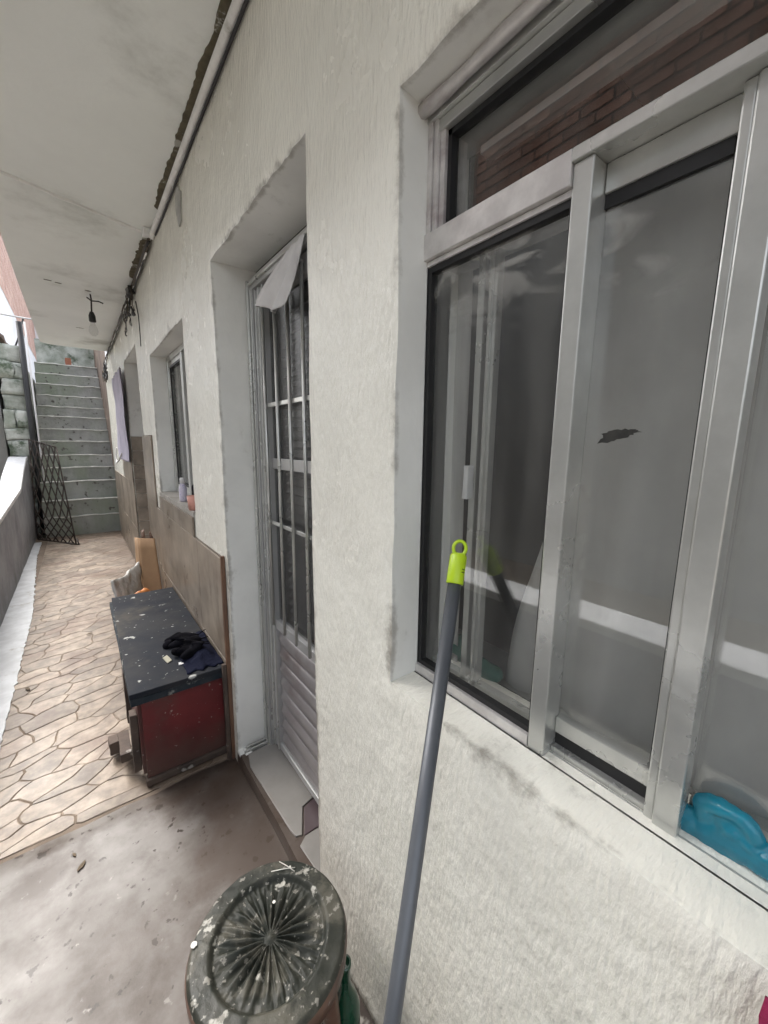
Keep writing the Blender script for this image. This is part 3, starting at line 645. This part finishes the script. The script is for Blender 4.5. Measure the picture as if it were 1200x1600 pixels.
gw = thing('side_wall', 'dark grey rendered wall beyond the parapet with a rusty sheet on top', 'wall', (-1.4, 9, 0))
obj('rendered_wall', roughen(box(-1.62, -1.27, 8.15, 10.2, -.1, 3.0), .01, 3, 6), neigh_m, gw)
obj('rusty_sheet', roughen(box(-1.75, -1.22, 8.6, 10.6, 3.03, 3.09), .05, 3, 6), rust_m, gw)
fb = thing('brick_building', 'pale sunlit building far behind the passage with pink brick above render', 'building', (-2, 16, 0))
obj('rendered_wall', roughen(box(-4, -1.52, 11, 27, -.1, 5.0), .02, 1, 8), palewall, fb)
brick_wall('bricks', fb, -1.5, 11, 27, 5.0, 7.8, .42, .22, brick_m, mortar_m, 0)
obj('rendered_wall', box(-1.5, 4, 26, 26.3, -.1, 8), palewall, fb)

# ------------------------------------------------------------------ stairs and their walls
st = thing('stairs', 'mossy concrete outdoor stairs with worn pale edges at the far end of the passage', 'stairs', (-.45, 7.6, 0))
zz = [.30, .548, .815, 1.02, 1.212, 1.435, 1.636, 1.855, 2.04, 2.25, 2.47, 2.68, 2.90]; y = 7.62; zp = -.06
for k, z in enumerate(zz):
    xr = .035; bm = box(-.93, xr, y, 10.9, zp, z - .012)
    bmesh.ops.subdivide_edges(bm, edges=[e for e in bm.edges if abs(e.verts[0].co.x - e.verts[1].co.x) > .5], cuts=14)
    for v in bm.verts: v.co.y += .012 * nz(v.co, 5, k); v.co.z += .006 * nz(v.co, 4, k + 3)
    s_ = obj('step', bm, step_m, st)
    n = 22; pts = [(-.925 + .96 * i / n, y - .002 + .014 * nz((i, k, 0), .4), z - .010 + .010 * nz((i, k, 5), .3)) for i in range(n + 1)]
    bm = bmesh.new(); tube(bm, pts, [.010 + .005 * nz((i, k, 9), .6) for i in range(n + 1)], 6)
    obj('step_edge', bm, nose_m, s_, smooth=True)
    zp = z - .012; y += .235 if k else .02
sw = obj('stair_side_wall', roughen(box(.036, .30, 7.46, 11, -.1, 3.6), .015, 3, 8), rust_m); tag(sw, 'brown bare earth-coloured wall along the right side of the far stairs', 'wall')
bw = thing('top_wall', 'mossy pale wall closing the passage above the top of the stairs', 'wall', (-.4, 10.95, 2.9))
obj('lower_course', roughen(box(-.92, .3, 10.92, 11.2, 2.6, 3.45), .02, 3, 8), mossy_m, bw)
obj('upper_course', roughen(box(-.78, 1.5, 11.3, 11.6, 2.6, 4.4), .02, 3, 8), palewall, bw)
rw = thing('stone_wall', 'rough pale mossy stones stacked left of the stairs behind the lattice gate', 'wall', (-1.08, 8.2, 0))
z = 0; k = 0
while z < 2.6:
    hh = R.uniform(.17, .27); w0 = -1.235 + R.uniform(-.01, .02); sp = R.uniform(-1.12, -1.04)
    for a, b in (((w0, sp - .008), (sp, -.955)) if k % 3 == 1 else ((w0, -.955),)):
        bm = box(a, b, 8.02 + R.uniform(-.05, .03), 8.5, z + .012, z + hh); bmesh.ops.subdivide_edges(bm, edges=bm.edges[:], cuts=3, use_grid_fill=True)
        for v in bm.verts: v.co += noise.noise_vector(v.co * 6) * .035
        obj('stone', bm, mossy_m, rw, smooth=True)
    z += hh; k += 1
obj('backing', roughen(box(-1.24, -.98, 8.3, 11, -.1, 2.6), .02, 3, 7), mossy_m, rw)
o = obj('drain_pipe', tub([(-.965, 7.95, 0), (-.945, 7.95, 1.5), (-.93, 7.96, 3.1)], .036, 12), mat('black drain pipe', (.014, .015, .017), (.03, .03, .032), 6, rough=.5), smooth=True); tag(o, 'thick black vertical pipe beside the stone wall at the stairs', 'pipe')
o = obj('thin_pipe', tub([(-.885, 7.92, .0), (-.87, 7.92, 3.1)], .012, 8), cable_w, smooth=True); tag(o, 'thin pale vertical pipe right of the black pipe at the stairs', 'pipe')
o = obj('clay_block', roughen(box(-.46, -.37, 10.3, 10.42, 2.90, 3.04), .01, 9, 2), clay); tag(o, 'small orange clay block at the top of the stairs', 'brick')

# lattice gate
gt = thing('lattice_gate', 'dark metal lattice gate leaning open against the parapet before the stairs', 'gate', (-.8, 7.2, 0))
BL, BR, TL, TR = Vector((-1.0, 7.35, .04)), Vector((-.575, 6.93, .0)), Vector((-.965, 7.5, 1.44)), Vector((-.675, 7.42, 1.335))
def gp(u, v): return BL.lerp(BR, u).lerp(TL.lerp(TR, u), v) + Vector((0, -.05 * math.sin(v * 3.14), 0))
bm = bmesh.new()
for a, b in (((0, 0), (1, 0)), ((0, 1), (1, 1)), ((0, 0), (0, 1)), ((1, 0), (1, 1))): tube(bm, [gp(a[0] + (b[0] - a[0]) * t / 6, a[1] + (b[1] - a[1]) * t / 6) for t in range(7)], .010, 6)
obj('gate_frame', bm, iron_m, gt, smooth=True)
for sgn in (1, -1):
    for k in range(-7, 9):
        # line u = u0 + sgn*v*1.35 ; clip to unit square
        seg = []
        for i in range(61):
            v = i / 60; u = k / 5 + (0 if sgn > 0 else .55) + sgn * v * (1.9 if v < .25 else .9) * (1 if v < .25 else 1) + (sgn * .25 if v >= .25 else 0)
            if 0 <= u <= 1: seg.append(gp(u, v) + Vector((0, .006 * sgn, 0)))
        if len(seg) > 3:
            bm = bmesh.new(); tube(bm, seg[::4] + [seg[-1]] if len(seg) > 8 else seg, .0085, 5); obj('lattice_bar', bm, iron_m, gt, smooth=True)
obj('gate_foot', tub([gp(.75, 0), gp(.9, 0) + Vector((0, -.06, -.0)), gp(1, 0) + Vector((0.03, -.10, .01)), gp(1, .05) + Vector((.02, 0, 0))], .012, 6), iron_m, gt, smooth=True)

# overhead cables at the left
o = obj('white_cable', tub([(-1.9, 9.0, 3.44), (-1.24, 9.1, 3.42), (-.9, 9.3, 3.45), (-.3, 9.5, 3.55)], .014, 6), cable_w, smooth=True); tag(o, 'white cable crossing above the side wall at the left edge', 'cable')
pts = [(-1.45 + .5 * t, 9.3, 3.35 - .55 * math.sin(t * 3.14) + .1 * t) for t in [i / 14 for i in range(15)]]
o = obj('sagging_cable', tub(pts, .013, 6), cable_b, smooth=True); tag(o, 'black sagging cable loop below the white cable', 'cable')

# ------------------------------------------------------------------ wires in the ceiling corner
wb = thing('wire_bundle', 'tangled dirty brown and black wires in the ceiling corner above the second window', 'wires', (-.02, 3.8, 2.5))
rw_ = random.Random(5)
for k in range(5):
    ph = rw_.uniform(0, 9); pts = [(-.016 - .010 * abs(nz((y, ph, 0), 4)) - .004 * k * 0, y, 2.545 - .012 * k * .8 - .018 * abs(nz((y, 0, ph), 3))) for y in frange(2.7 + .05 * k, 7.3, .08)]
    obj('wire', tub(pts, .0075 - .0008 * k, 6), (cable_br, cable_b, cable_br, pvc_m, cable_b)[k], wb, smooth=True)
for k in range(16):
    cy = rw_.uniform(3.45, 4.15); cz = 2.49 - .16 * rw_.random(); rr = rw_.uniform(.025, .085); ph = rw_.uniform(0, 6.28); el = rw_.uniform(.5, 1.6)
    pts = [(-.03 + .022 * nz((t, k, 0), 1.3), cy + rr * el * math.cos(ph + t * .6) + .02 * nz((t, 0, k), .6), min(2.55, cz + rr * math.sin(ph + t * .6))) for t in range(rw_.choice((7, 9, 12)))]
    obj('wire_loop', tub(pts, rw_.uniform(.003, .006), 5), rw_.choice((cable_b, cable_br, cable_b)), wb, smooth=True)
obj('wire_tail', tub([(-.02, 3.45, 2.40), (-.012, 3.44, 2.3), (-.014, 3.42, 2.2), (-.012, 3.45, 2.10)], .0035, 5), cable_b, wb, smooth=True)
obj('junction_lump', roughen(box(-.05, -.01, 3.55, 3.72, 2.48, 2.54), .02, 16, 3), cable_b, wb, smooth=True)
# a second clump at the far end of the corner
wc = thing('wire_clump', 'small clump of dark wires at the far end of the ceiling corner by the stairs', 'wires', (-.02, 6.9, 2.4))
for k in range(8):
    cy = rw_.uniform(6.5, 7.2); rr = rw_.uniform(.04, .12); ph = rw_.uniform(0, 6)
    pts = [(-.04 + .03 * nz((t, k, 2), 1.3), cy + rr * math.cos(ph + t * .7), 2.35 + .1 * nz((k, 0, 0), .9) + rr * math.sin(ph + t * .7)) for t in range(9)]
    obj('wire_loop', tub(pts, .008, 5), rw_.choice((cable_b, cable_br)), wc, smooth=True)
# bulb
lb = thing('hanging_bulb', 'bare light bulb in a black holder hanging from the ceiling slab', 'light bulb', (-.25, 4.06, 2.56))
obj('flex', tub([(-.25, 4.06, 2.56), (-.246, 4.06, 2.52), (-.25, 4.06, 2.47), (-.252, 4.06, 2.425)], .006, 6), cable_b, lb, smooth=True)
obj('loose_wire', tub([(-.275, 4.05, 2.53), (-.246, 4.06, 2.512), (-.20, 4.05, 2.515), (-.17, 4.05, 2.505)], .005, 6), cable_b, lb, smooth=True)
obj('lamp_holder', lathe([(0, 0), (.012, 0), (.018, -.015), (.023, -.03), (.024, -.07), (.021, -.075), (0, -.075)], (-.252, 4.06, 2.43), 16), cable_b, lb, smooth=True)
obj('bulb', lathe([(.014, 0), (.016, -.02), (.028, -.045), (.032, -.068), (.026, -.09), (.012, -.104), (0, -.107)], (-.252, 4.06, 2.356), 20), bulb_m, lb, smooth=True)

# ------------------------------------------------------------------ wooden chest
ch = thing('chest', 'low dark red wooden chest with scuffed blue black lid against the tiled wall', 'chest', (-.19, 2.3, 0))
def quadbox(p, z0, z1): return prism(p, z0, z1)
lid = obj('lid', roughen(prism([(-.375, 1.705), (-.012, 1.695), (-.014, 2.92), (-.36, 2.93)], .425, .448), .001, 9), lid_m, ch, bevel=.003)
bm = box(-.372, -.016, 1.703, 1.722, .396, .4245); obj('lid_edge', roughen(bm, .002, 25, 5), edge_m, ch)
obj('lid_edge', roughen(box(-.374, -.358, 1.724, 2.92, .398, .4245), .002, 25, 5), edge_m, ch)
obj('front_panel', roughen(box(-.338, -.022, 1.735, 1.752, .035, .395), .001, 9, 3), red_m, ch, bevel=.002)
obj('plinth', roughen(box(-.345, -.015, 1.722, 1.760, .004, .034), .002, 20, 4), oldwood, ch, bevel=.004)
obj('side_panel', box(-.350, -.338, 1.752, 2.90, .05, .398), red_side, ch, bevel=.001); obj('side_panel', box(-.034, -.022, 1.752, 2.90, .05, .398), red_side, ch)
obj('back_panel', box(-.338, -.034, 2.88, 2.90, .05, .398), red_side, ch)
obj('corner_post', roughen(box(-.378, -.351, 1.80, 1.845, .035, .30), .003, 20, 5), oldwood, ch, bevel=.002)
obj('bracket_rail', roughen(box(-.42, -.379, 1.86, 2.02, .06, .10), .004, 16, 4), oldwood, ch, bevel=.002)
obj('bracket_rail', roughen(box(-.455, -.379, 1.98, 2.05, .03, .085), .006, 16, 4), oldwood, ch, bevel=.002)
obj('side_batten', roughen(box(-.372, -.351, 2.15, 2.22, .05, .32), .003, 16, 4), oldwood, ch, bevel=.002)
# things on the lid
bm = bmesh.new(); rh = random.Random(4)
for (x, y_, z, sx, sy, a) in ((-.150, 2.07, .475, .050, .024, .3), (-.105, 2.03, .485, .055, .028, -.5), (-.135, 1.99, .480, .060, .026, .2), (-.095, 1.95, .492, .050, .030, .7), (-.145, 1.91, .478, .050, .024, -.3), (-.120, 1.865, .476, .052, .026, .4), (-.085, 1.89, .488, .040, .030, 1.1), (-.19, 2.03, .468, .020, .018, 0)):
    ball(bm, (x, y_, z - .006), (sx, sy, .019), Matrix.Rotation(a, 3, 'Z'), seg=14)
roughen(bm, .010, 22)
for k in range(4): tube(bm, [(-.19 + .05 * q + .01 * k, 1.87 + .05 * k + .025 * math.sin(q * 1.3 + k), .495 + .012 * math.sin(q + k)) for q in range(4)], .0045, 6)
o = obj('black_clothes', bm, black_cloth, smooth=True); remesh(o, .005); tag(o, 'rumpled heap of black clothes lying on the blue black chest lid', 'clothes')
bm = bmesh.new(); n = 30
for i in range(n + 1):
    for k in range(n + 1):
        u, v = i / n - .5, k / n - .5; x = -.090 + u * .15 + .012 * nz((v * 2, 1, 0), 2); y_ = 1.92 + v * .38 + .02 * nz((u * 3, 0, 0), 2)
        bm.verts.new((x, y_, .452 + .026 * max(0, 1 - (4 * u * u + 4 * v * v)) * (1 + .8 * nz((x, y_, 0), 16)) + .004 * abs(nz((x, y_, 2), 40))))
bm.verts.ensure_lookup_table()
for i in range(n):
    for k in range(n): a = i * (n + 1) + k; bm.faces.new((bm.verts[a], bm.verts[a + n + 1], bm.verts[a + n + 2], bm.verts[a + 1]))
o = obj('navy_cloth', bm, navy_m, smooth=True); o.modifiers.new('t', 'SOLIDIFY').thickness = .004; tag(o, 'crumpled navy cloth beside the heap of black clothes at the wall side of the lid', 'cloth')
o = obj('beige_card', prism([(-.225, 1.93), (-.205, 1.945), (-.195, 1.885), (-.215, 1.87)], .4495, .453), mat('beige card', (.38, .36, .28), None, 9, rough=.8)); tag(o, 'small beige card scrap left of the black clothes on the lid', 'card')
o = obj('white_label', prism([(-.175, 1.845), (-.14, 1.84), (-.143, 1.82), (-.178, 1.825)], .4495, .4525), white_m); tag(o, 'small white label in front of the black clothes on the lid', 'label')

# ------------------------------------------------------------------ cardboard, bags
cb = thing('cardboard_sheet', 'folded brown cardboard leaning on the tiled wall behind the chest', 'cardboard', (-.08, 3.5, 0))
def sheet(p, th, n=8, amp=.006, seed=0):
    a, b, c, d = [Vector(q) for q in p]; nrm = (b - a).cross(d - a).normalized(); bm = bmesh.new(); G = []
    for i in range(n + 1):
        G.append([bm.verts.new(a.lerp(b, i / n).lerp(d.lerp(c, i / n), k / n) + nrm * amp * nz((i, k, seed), .5)) for k in range(n + 1)])
    for i in range(n):
        for k in range(n): bm.faces.new((G[i][k], G[i + 1][k], G[i + 1][k + 1], G[i][k + 1]))
    return bm
def addsheet(name, p, th, m, par, **k):
    o = obj(name, sheet(p, th, **k), m, par, smooth=True); s = o.modifiers.new('t', 'SOLIDIFY'); s.thickness = th; return o
addsheet('front_sheet', [(-.140, 3.42, 0), (-.015, 3.30, 0), (-.018, 3.58, .66), (-.120, 3.66, .66)], .006, card_m, cb)
addsheet('side_flap', [(-.165, 3.62, 0), (-.141, 3.43, 0), (-.121, 3.67, .66), (-.135, 3.80, .64)], .006, card_m, cb)
addsheet('torn_flap', [(-.095, 3.68, .655), (-.070, 3.67, .655), (-.072, 3.72, .72), (-.090, 3.73, .70)], .005, brownwood, cb, n=3)
addsheet('torn_flap', [(-.045, 3.62, .655), (-.02, 3.61, .655), (-.035, 3.65, .71), (-.045, 3.65, .70)], .005, brownwood, cb, n=3)
bm = bmesh.new(); n = 22
cor_ = [Vector(p) for p in ((-.345, 3.30, .45), (-.15, 3.62, .47), (-.13, 3.35, .0), (-.27, 3.15, .05))]
for i in range(n + 1):
    for k in range(n + 1):
        u, v = i / n, k / n; p = cor_[0].lerp(cor_[1], u).lerp(cor_[3].lerp(cor_[2], u), v); pin = math.sin(u * math.pi) * math.sin(v * math.pi)
        p += Vector((-.03, -.08, 0)) * pin + noise.noise_vector(p * 14) * .014; p.z = max(.01, p.z - .03 * math.sin(u * 3.14) * (1 - v)); bm.verts.new(p)
bm.verts.ensure_lookup_table()
for i in range(n):
    for k in range(n): a = i * (n + 1) + k; bm.faces.new((bm.verts[a], bm.verts[a + n + 1], bm.verts[a + n + 2], bm.verts[a + 1]))
o = obj('white_bag', bm, bag_m, smooth=True); s = o.modifiers.new('t', 'SOLIDIFY'); s.thickness = .02; tag(o, 'crumpled white plastic bag on the floor behind the chest beside the cardboard', 'bag')
bm = bmesh.new(); ball(bm, (-.205, 3.05, .33), (.055, .06, .09)); ball(bm, (-.16, 3.08, .38), (.035, .04, .05)); ball(bm, (-.19, 3.08, .15), (.07, .08, .16)); bm2 = roughen(bm, .015, 14)
o = obj('orange_bag', bm2, orange_m, smooth=True); remesh(o, .01); tag(o, 'crumpled orange plastic bag between the white bag and the chest', 'bag')

# ------------------------------------------------------------------ hanging cloths
bm = bmesh.new(); n = 26
for i in range(n + 1):
    for k in range(n + 1):
        u, v = i / n, k / n                              # u along door (far->near), v down
        top = Vector((.118, 1.235 - .12 * u, 2.000 + .005 * u)); bot = Vector((.100, 1.425 - .275 * u, 1.915 - .085 * u - .015 * math.sin(u * 4)))
        p = top.lerp(bot, v); p.x += .012 * math.sin(u * 13 + v * 1.2) * (.2 + v) + .006 * math.sin(u * 27 - v * 3) * v - .024 * v; p.z -= .014 * v * math.sin(u * 9 + 1) + .03 * v * math.sin(u * 3.14); bm.verts.new(p)
bm.verts.ensure_lookup_table()
for i in range(n):
    for k in range(n): a = i * (n + 1) + k; bm.faces.new((bm.verts[a], bm.verts[a + n + 1], bm.verts[a + n + 2], bm.verts[a + 1]))
o = obj('white_rag', bm, white_m, smooth=True); o.modifiers.new('t', 'SOLIDIFY').thickness = .002; tag(o, 'white rag hanging from the top of the barred door', 'cloth')
o = curtain('lilac_towel', -.035, 4.75, 5.75, 1.22, 2.14, 4, .02, edge=lambda z: .05 * nz((z, 0, 0), 4), m=lilac_m, seed=2, step=.03, parent=None)
tag(o, 'long pale lilac towel hanging on the wall near the stairs', 'towel')
o = obj('washing_line', tub([(-.05, 5.3, 1.3), (-.06, 5.7, 1.2), (-.06, 6.05, 1.16), (-.05, 6.2, 1.24), (-.04, 6.1, 1.35)], .008, 6), cable_w, smooth=True); tag(o, 'looped white line hanging below the lilac towel', 'line')
bm = bmesh.new(); n = 12
for i in range(n + 1):
    for k in range(n + 1):
        u, v = i / n, k / n; bm.verts.new((-.03 - .012 * math.sin(u * 9) * v - .012 * v, -.16 + .168 * u + .003 * nz((v * 9, u, 0), 1), .962 - .22 * v))
bm.verts.ensure_lookup_table()
for i in range(n):
    for k in range(n): a = i * (n + 1) + k; bm.faces.new((bm.verts[a], bm.verts[a + n + 1], bm.verts[a + n + 2], bm.verts[a + 1]))
o = obj('crimson_cloth', bm, magenta_m, smooth=True); o.modifiers.new('t', 'SOLIDIFY').thickness = .004; tag(o, 'crimson cloth at the bottom right edge below the near window sill', 'cloth')

# ------------------------------------------------------------------ window sill items
t = thing('spray_bottle', 'small white and lilac bottle standing on the second window sill', 'bottle', (.035, 2.56, 1.073))
obj('bottle_body', lathe([(0, 0), (.020, 0), (.022, .01), (.022, .085), (.014, .10), (.014, .108), (0, .108)], (.035, 2.60, 1.073), 18), bottle_m, t, smooth=True)
obj('bottle_cap', lathe([(0, .1085), (.015, .1085), (.015, .135), (.011, .142), (0, .142)], (.035, 2.60, 1.073), 18), white_m, t, smooth=True)
t = thing('salmon_cup', 'salmon pink cup at the near end of the second window sill', 'cup', (.02, 2.31, 1.073))
obj('cup_body', lathe([(0, 0), (.024, 0), (.030, .075), (.028, .075), (.022, .006), (0, .006)], (.012, 2.235, 1.073), 18), pink_m, t, smooth=True)
obj('cup_handle', tub([(.012, 2.265, 1.135), (.012, 2.283, 1.125), (.012, 2.283, 1.10), (.012, 2.263, 1.09)], .004, 6), pink_m, t, smooth=True)
bm = bmesh.new(); ball(bm, (.075, 2.42, 1.12), (.03, .06, .05)); ball(bm, (.07, 2.44, 1.16), (.022, .035, .03)); roughen(bm, .012, 18)
o = obj('black_bag', bm, black_cloth, smooth=True); remesh(o, .008); tag(o, 'small black bundle behind the salmon cup on the second window sill', 'bundle')
# teal bag lying in the open track of the near window
bm = bmesh.new()
for i in range(14):
    t_ = i / 13; ball(bm, (.136, .098 - .20 * t_, .969 + .012 * math.sin(t_ * 2)), (.011, .018, .018 + .004 * math.sin(t_ * 5)), seg=12)
for i in range(9):
    a = -.4 + i * .42; ball(bm, (.135, .066 + .024 * math.cos(a), .996 + .015 * math.sin(a)), (.010, .011, .010), seg=10)
for i in range(6): ball(bm, (.134, .060 - .016 * i, .990 - .003 * i), (.011, .012, .009), seg=10)
ball(bm, (.134, .062, .990), (.006, .022, .014), seg=12)
roughen(bm, .004, 45)
teal_tr = teal_m.node_tree.nodes['Principled BSDF']; teal_tr.inputs['Transmission Weight'].default_value = .35
# ------------------------------------------------------------------ placeholder for the pane opening: bag sits in front of the right pane
bm.transform(Matrix.Translation((-.029, 0, 0)))
o = obj('teal_bag', bm, teal_m, smooth=True); remesh(o, .0022); tag(o, 'folded teal plastic bag lying on the right end of the near window track', 'bag')
bm = bmesh.new(); ball(bm, (.18, .535, .985), (.02, .035, .028)); ball(bm, (.18, .49, .968), (.02, .035, .020)); ball(bm, (.18, .455, .962), (.02, .03, .014)); roughen(bm, .012, 25)
o = obj('green_sponge', bm, greencl, smooth=True); remesh(o, .004); tag(o, 'sea green scouring cloth on the inner sill behind the left pane', 'sponge')

# ------------------------------------------------------------------ round stool
SX, SY, SZ, SR = -.222, .668, .405, .158
stl = thing('round_stool', 'round dark stool with radial relief flower seat and white paint splashes', 'stool', (SX, SY, 0))
bm = bmesh.new(); NT = 288; rads = [0.0, .006, .010, .014, .018] + [.022 + .0022 * k for k in range(int((SR - .026) / .0022))] + [SR - .003, SR]
def seat_h(r, th):
    if r < .014: return -.004 + .004 * math.cos(r / .014 * 3.14)
    if r < .112:
        t = (r - .014) / .098; pet = math.cos(22 * th + .35 * math.sin(th * 3)); pet = abs(pet) ** .55 * (1 if pet > 0 else -1); fine = math.cos(66 * th)
        h = -.006 + .0055 * max(-.9, pet) * math.sin(min(1, t * 1.15) * 3.14) ** .7 + .0010 * fine * math.sin(t * 3.14) ** .5 + .003 * nz((r * 3, math.cos(th) * 2, math.sin(th) * 2), 9)
        return h - .003 * t
    if r < .121: return -.006 + .009 * math.sin((r - .112) / .009 * 1.57)
    if r < .150: return .003 - .0025 * (r - .121) / .029
    return .0005 - .010 * ((r - .150) / .008) ** 2
rings = []
for r_ in rads:
    if r_ == 0: rings.append([bm.verts.new((SX, SY, SZ))]); continue
    rings.append([bm.verts.new((SX + r_ * math.cos(a), SY + r_ * math.sin(a), SZ + seat_h(r_, a) + .0015 * nz((r_ * math.cos(a), r_ * math.sin(a), 0), 50))) for a in [2 * math.pi * k / NT for k in range(NT)]])
for k in range(NT): bm.faces.new((rings[0][0], rings[1][k], rings[1][(k + 1) % NT]))
for A, B in zip(rings[1:], rings[2:]):
    for k in range(NT): bm.faces.new((A[k], B[k], B[(k + 1) % NT], A[(k + 1) % NT]))
obj('seat', bm, stool_m, stl, smooth=True)
obj('seat_rim', lathe([(SR, -.0095), (SR + .003, -.016), (SR + .002, -.045), (SR - .012, -.058), (SR - .03, -.05), (0, -.05)], (SX, SY, SZ), 64), stool_leg_m, stl, smooth=True)
for k in range(4):
    a = math.pi / 4 + k * math.pi / 2; c, s_ = math.cos(a), math.sin(a); pts = [(SX + (.115 + .04 * t) * c, SY + (.115 + .04 * t) * s_, .352 * (1 - t)) for t in (0, .25, .5, .75, 1)]
    obj('leg', tub(pts, [.022, .019, .017, .016, .017], 10), stool_leg_m, stl, smooth=True)
obj('leg_ring', tub([(SX + .128 * math.cos(a), SY + .128 * math.sin(a), .17) for a in [2 * math.pi * k / 32 for k in range(33)]], .009, 8), stool_leg_m, stl, smooth=True)
def splash(x, y, r, n=14, seed=0):
    bm = bmesh.new(); bm.faces.new([bm.verts.new((x + r * (1 + .25 * nz((math.cos(a), math.sin(a), seed), 2)) * math.cos(a), y + r * (1 + .25 * nz((math.cos(a), math.sin(a), seed), 2)) * math.sin(a), SZ + .0045)) for a in [2 * math.pi * k / n for k in range(n)]]); return bm
obj('paint_drop', splash(-.352, .745, .0062), paint_w, stl)
obj('paint_drop', splash(SX + .09, SY + .10, .003, seed=3), paint_w, stl); obj('paint_drop', splash(SX + .03, SY + .052, .0035, seed=5), paint_w, stl)
for (a, b) in (((SX + .075, SY + .128), (SX + .095, SY + .085)), ((SX + .05, SY + .118), (SX + .10, SY + .092))):
    obj('paint_drip', tub([(a[0], a[1], SZ + .003), ((a[0] + b[0]) / 2, (a[1] + b[1]) / 2, SZ + .0045), (b[0], b[1], SZ + .003)], .0011, 5), paint_w, stl, smooth=True)
# green bottle and plank behind the stool
t = thing('green_bottle', 'dark green glass bottle standing between the round stool and the wall', 'bottle', (-.045, .64, 0))
obj('bottle_body', lathe([(0, .005), (.030, .005), (.034, .015), (.034, .165), (.026, .195), (.0135, .225), (.0125, .275), (.0145, .276), (.0145, .288), (.010, .288), (0, .28)], (-.082, .600, 0), 28), green_m, t, smooth=True)
obj('bottle_label', lathe([(.0344, .06), (.0348, .061), (.0348, .13), (.0344, .131)], (-.082, .600, 0), 28), mat('dark bottle label', (.05, .07, .05), (.1, .1, .08), 60, rough=.5), t, smooth=True)
o = obj('dark_board', roughen(prism([(-.075, .76), (-.006, .80), (-.006, .36), (-.095, .30)], .008, .035), .003, 12), oldwood); tag(o, 'dark wet board lying along the wall foot behind the stool', 'board')

# ------------------------------------------------------------------ broom
A = Vector((-.448, 0, 1.42))
def ray(u, v): return Vector([CR[i][0] * (u - 600) / 618 + CR[i][1] * (v - 800) / 618 + CR[i][2] for i in range(3)])
top = Vector((.0465, .4345, 1.2340)); low = Vector((-.1925, .3025, .6793)); dr = (low - top).normalized(); foot = top + dr * ((top.z - .09) / -dr.z)
br = thing('broom', 'broom with grey metal handle and lime green end cap leaning on the window frame', 'broom', (foot.x, foot.y, 0))
obj('handle', tub([top - dr * .005 + dr * .03, foot], .0112, 24), pole_m, br, smooth=True)
bm = bmesh.new(); ax = -dr
lathe([(0, -.045), (.0138, -.045), (.0142, -.043), (.0142, .002), (.0120, .006), (0, .006)], top, 24, bm, axis=ax)
side = ax.cross(Vector(ray(713, 865)).normalized()).normalized()
rc = top + ax * .016; tube(bm, [rc + (side * math.cos(a) * .0105 + ax * math.sin(a) * .0125) for a in [2 * math.pi * k / 20 for k in range(21)]], .0030, 8, cap=False)
obj('end_cap', bm, lime_m, br, smooth=True)
bm = bmesh.new()
for q, hh in ((-.025, .003), (-.020, .003)): tube(bm, [top + ax * q + (side * math.cos(a) + ax.cross(side) * math.sin(a)) * .0143 for a in [2.2, 2.5, 2.8]], .0010, 5)
obj('embossed_mark', bm, mat('dark green print', (.10, .16, .01), None, 5, rough=.5), br)
obj('broom_block', roughen(box(foot.x - .15, foot.x + .15, foot.y - .03, foot.y + .03, .085, .125), .002, 9, 3), lime_m, br, bevel=.008)
bm = bmesh.new()
for i in range(26):
    for k in range(5):
        x = foot.x - .14 + .28 * i / 25; y_ = foot.y - .022 + .011 * k; tube(bm, [(x, y_, .09), (x + (x - foot.x) * .12, y_ + (k - 2) * .004, .006)], .0022, 4)
obj('bristles', bm, cable_b, br, kind='stuff')

# small leaf scraps on the floor
leaf_m = mat('dry leaf', (.10, .07, .04), None, 9, rough=.8)
for (x, y_, a, s_) in ((-.50, 3.52, .4, .02), (-.80, 2.9, 2, .021), (-.565, 1.50, 1, .018), (-.585, 1.56, 2, .010)):
    pl = blotch(x, y_, s_, s_ * .4, a, x * 9, 10); o = obj('leaf', prism(pl, .007, .0095), leaf_m)
    tag(o, {.02: 'small dry leaf on the stone paving left of the far end of the chest', .021: 'small dry leaf on the stone paving close to the pale strip', .018: 'dark scrap on the concrete near the paving edge, the larger of two', .010: 'dark scrap on the concrete near the paving edge, the smaller of two'}[s_], 'leaf', 'dry leaves on the floor')
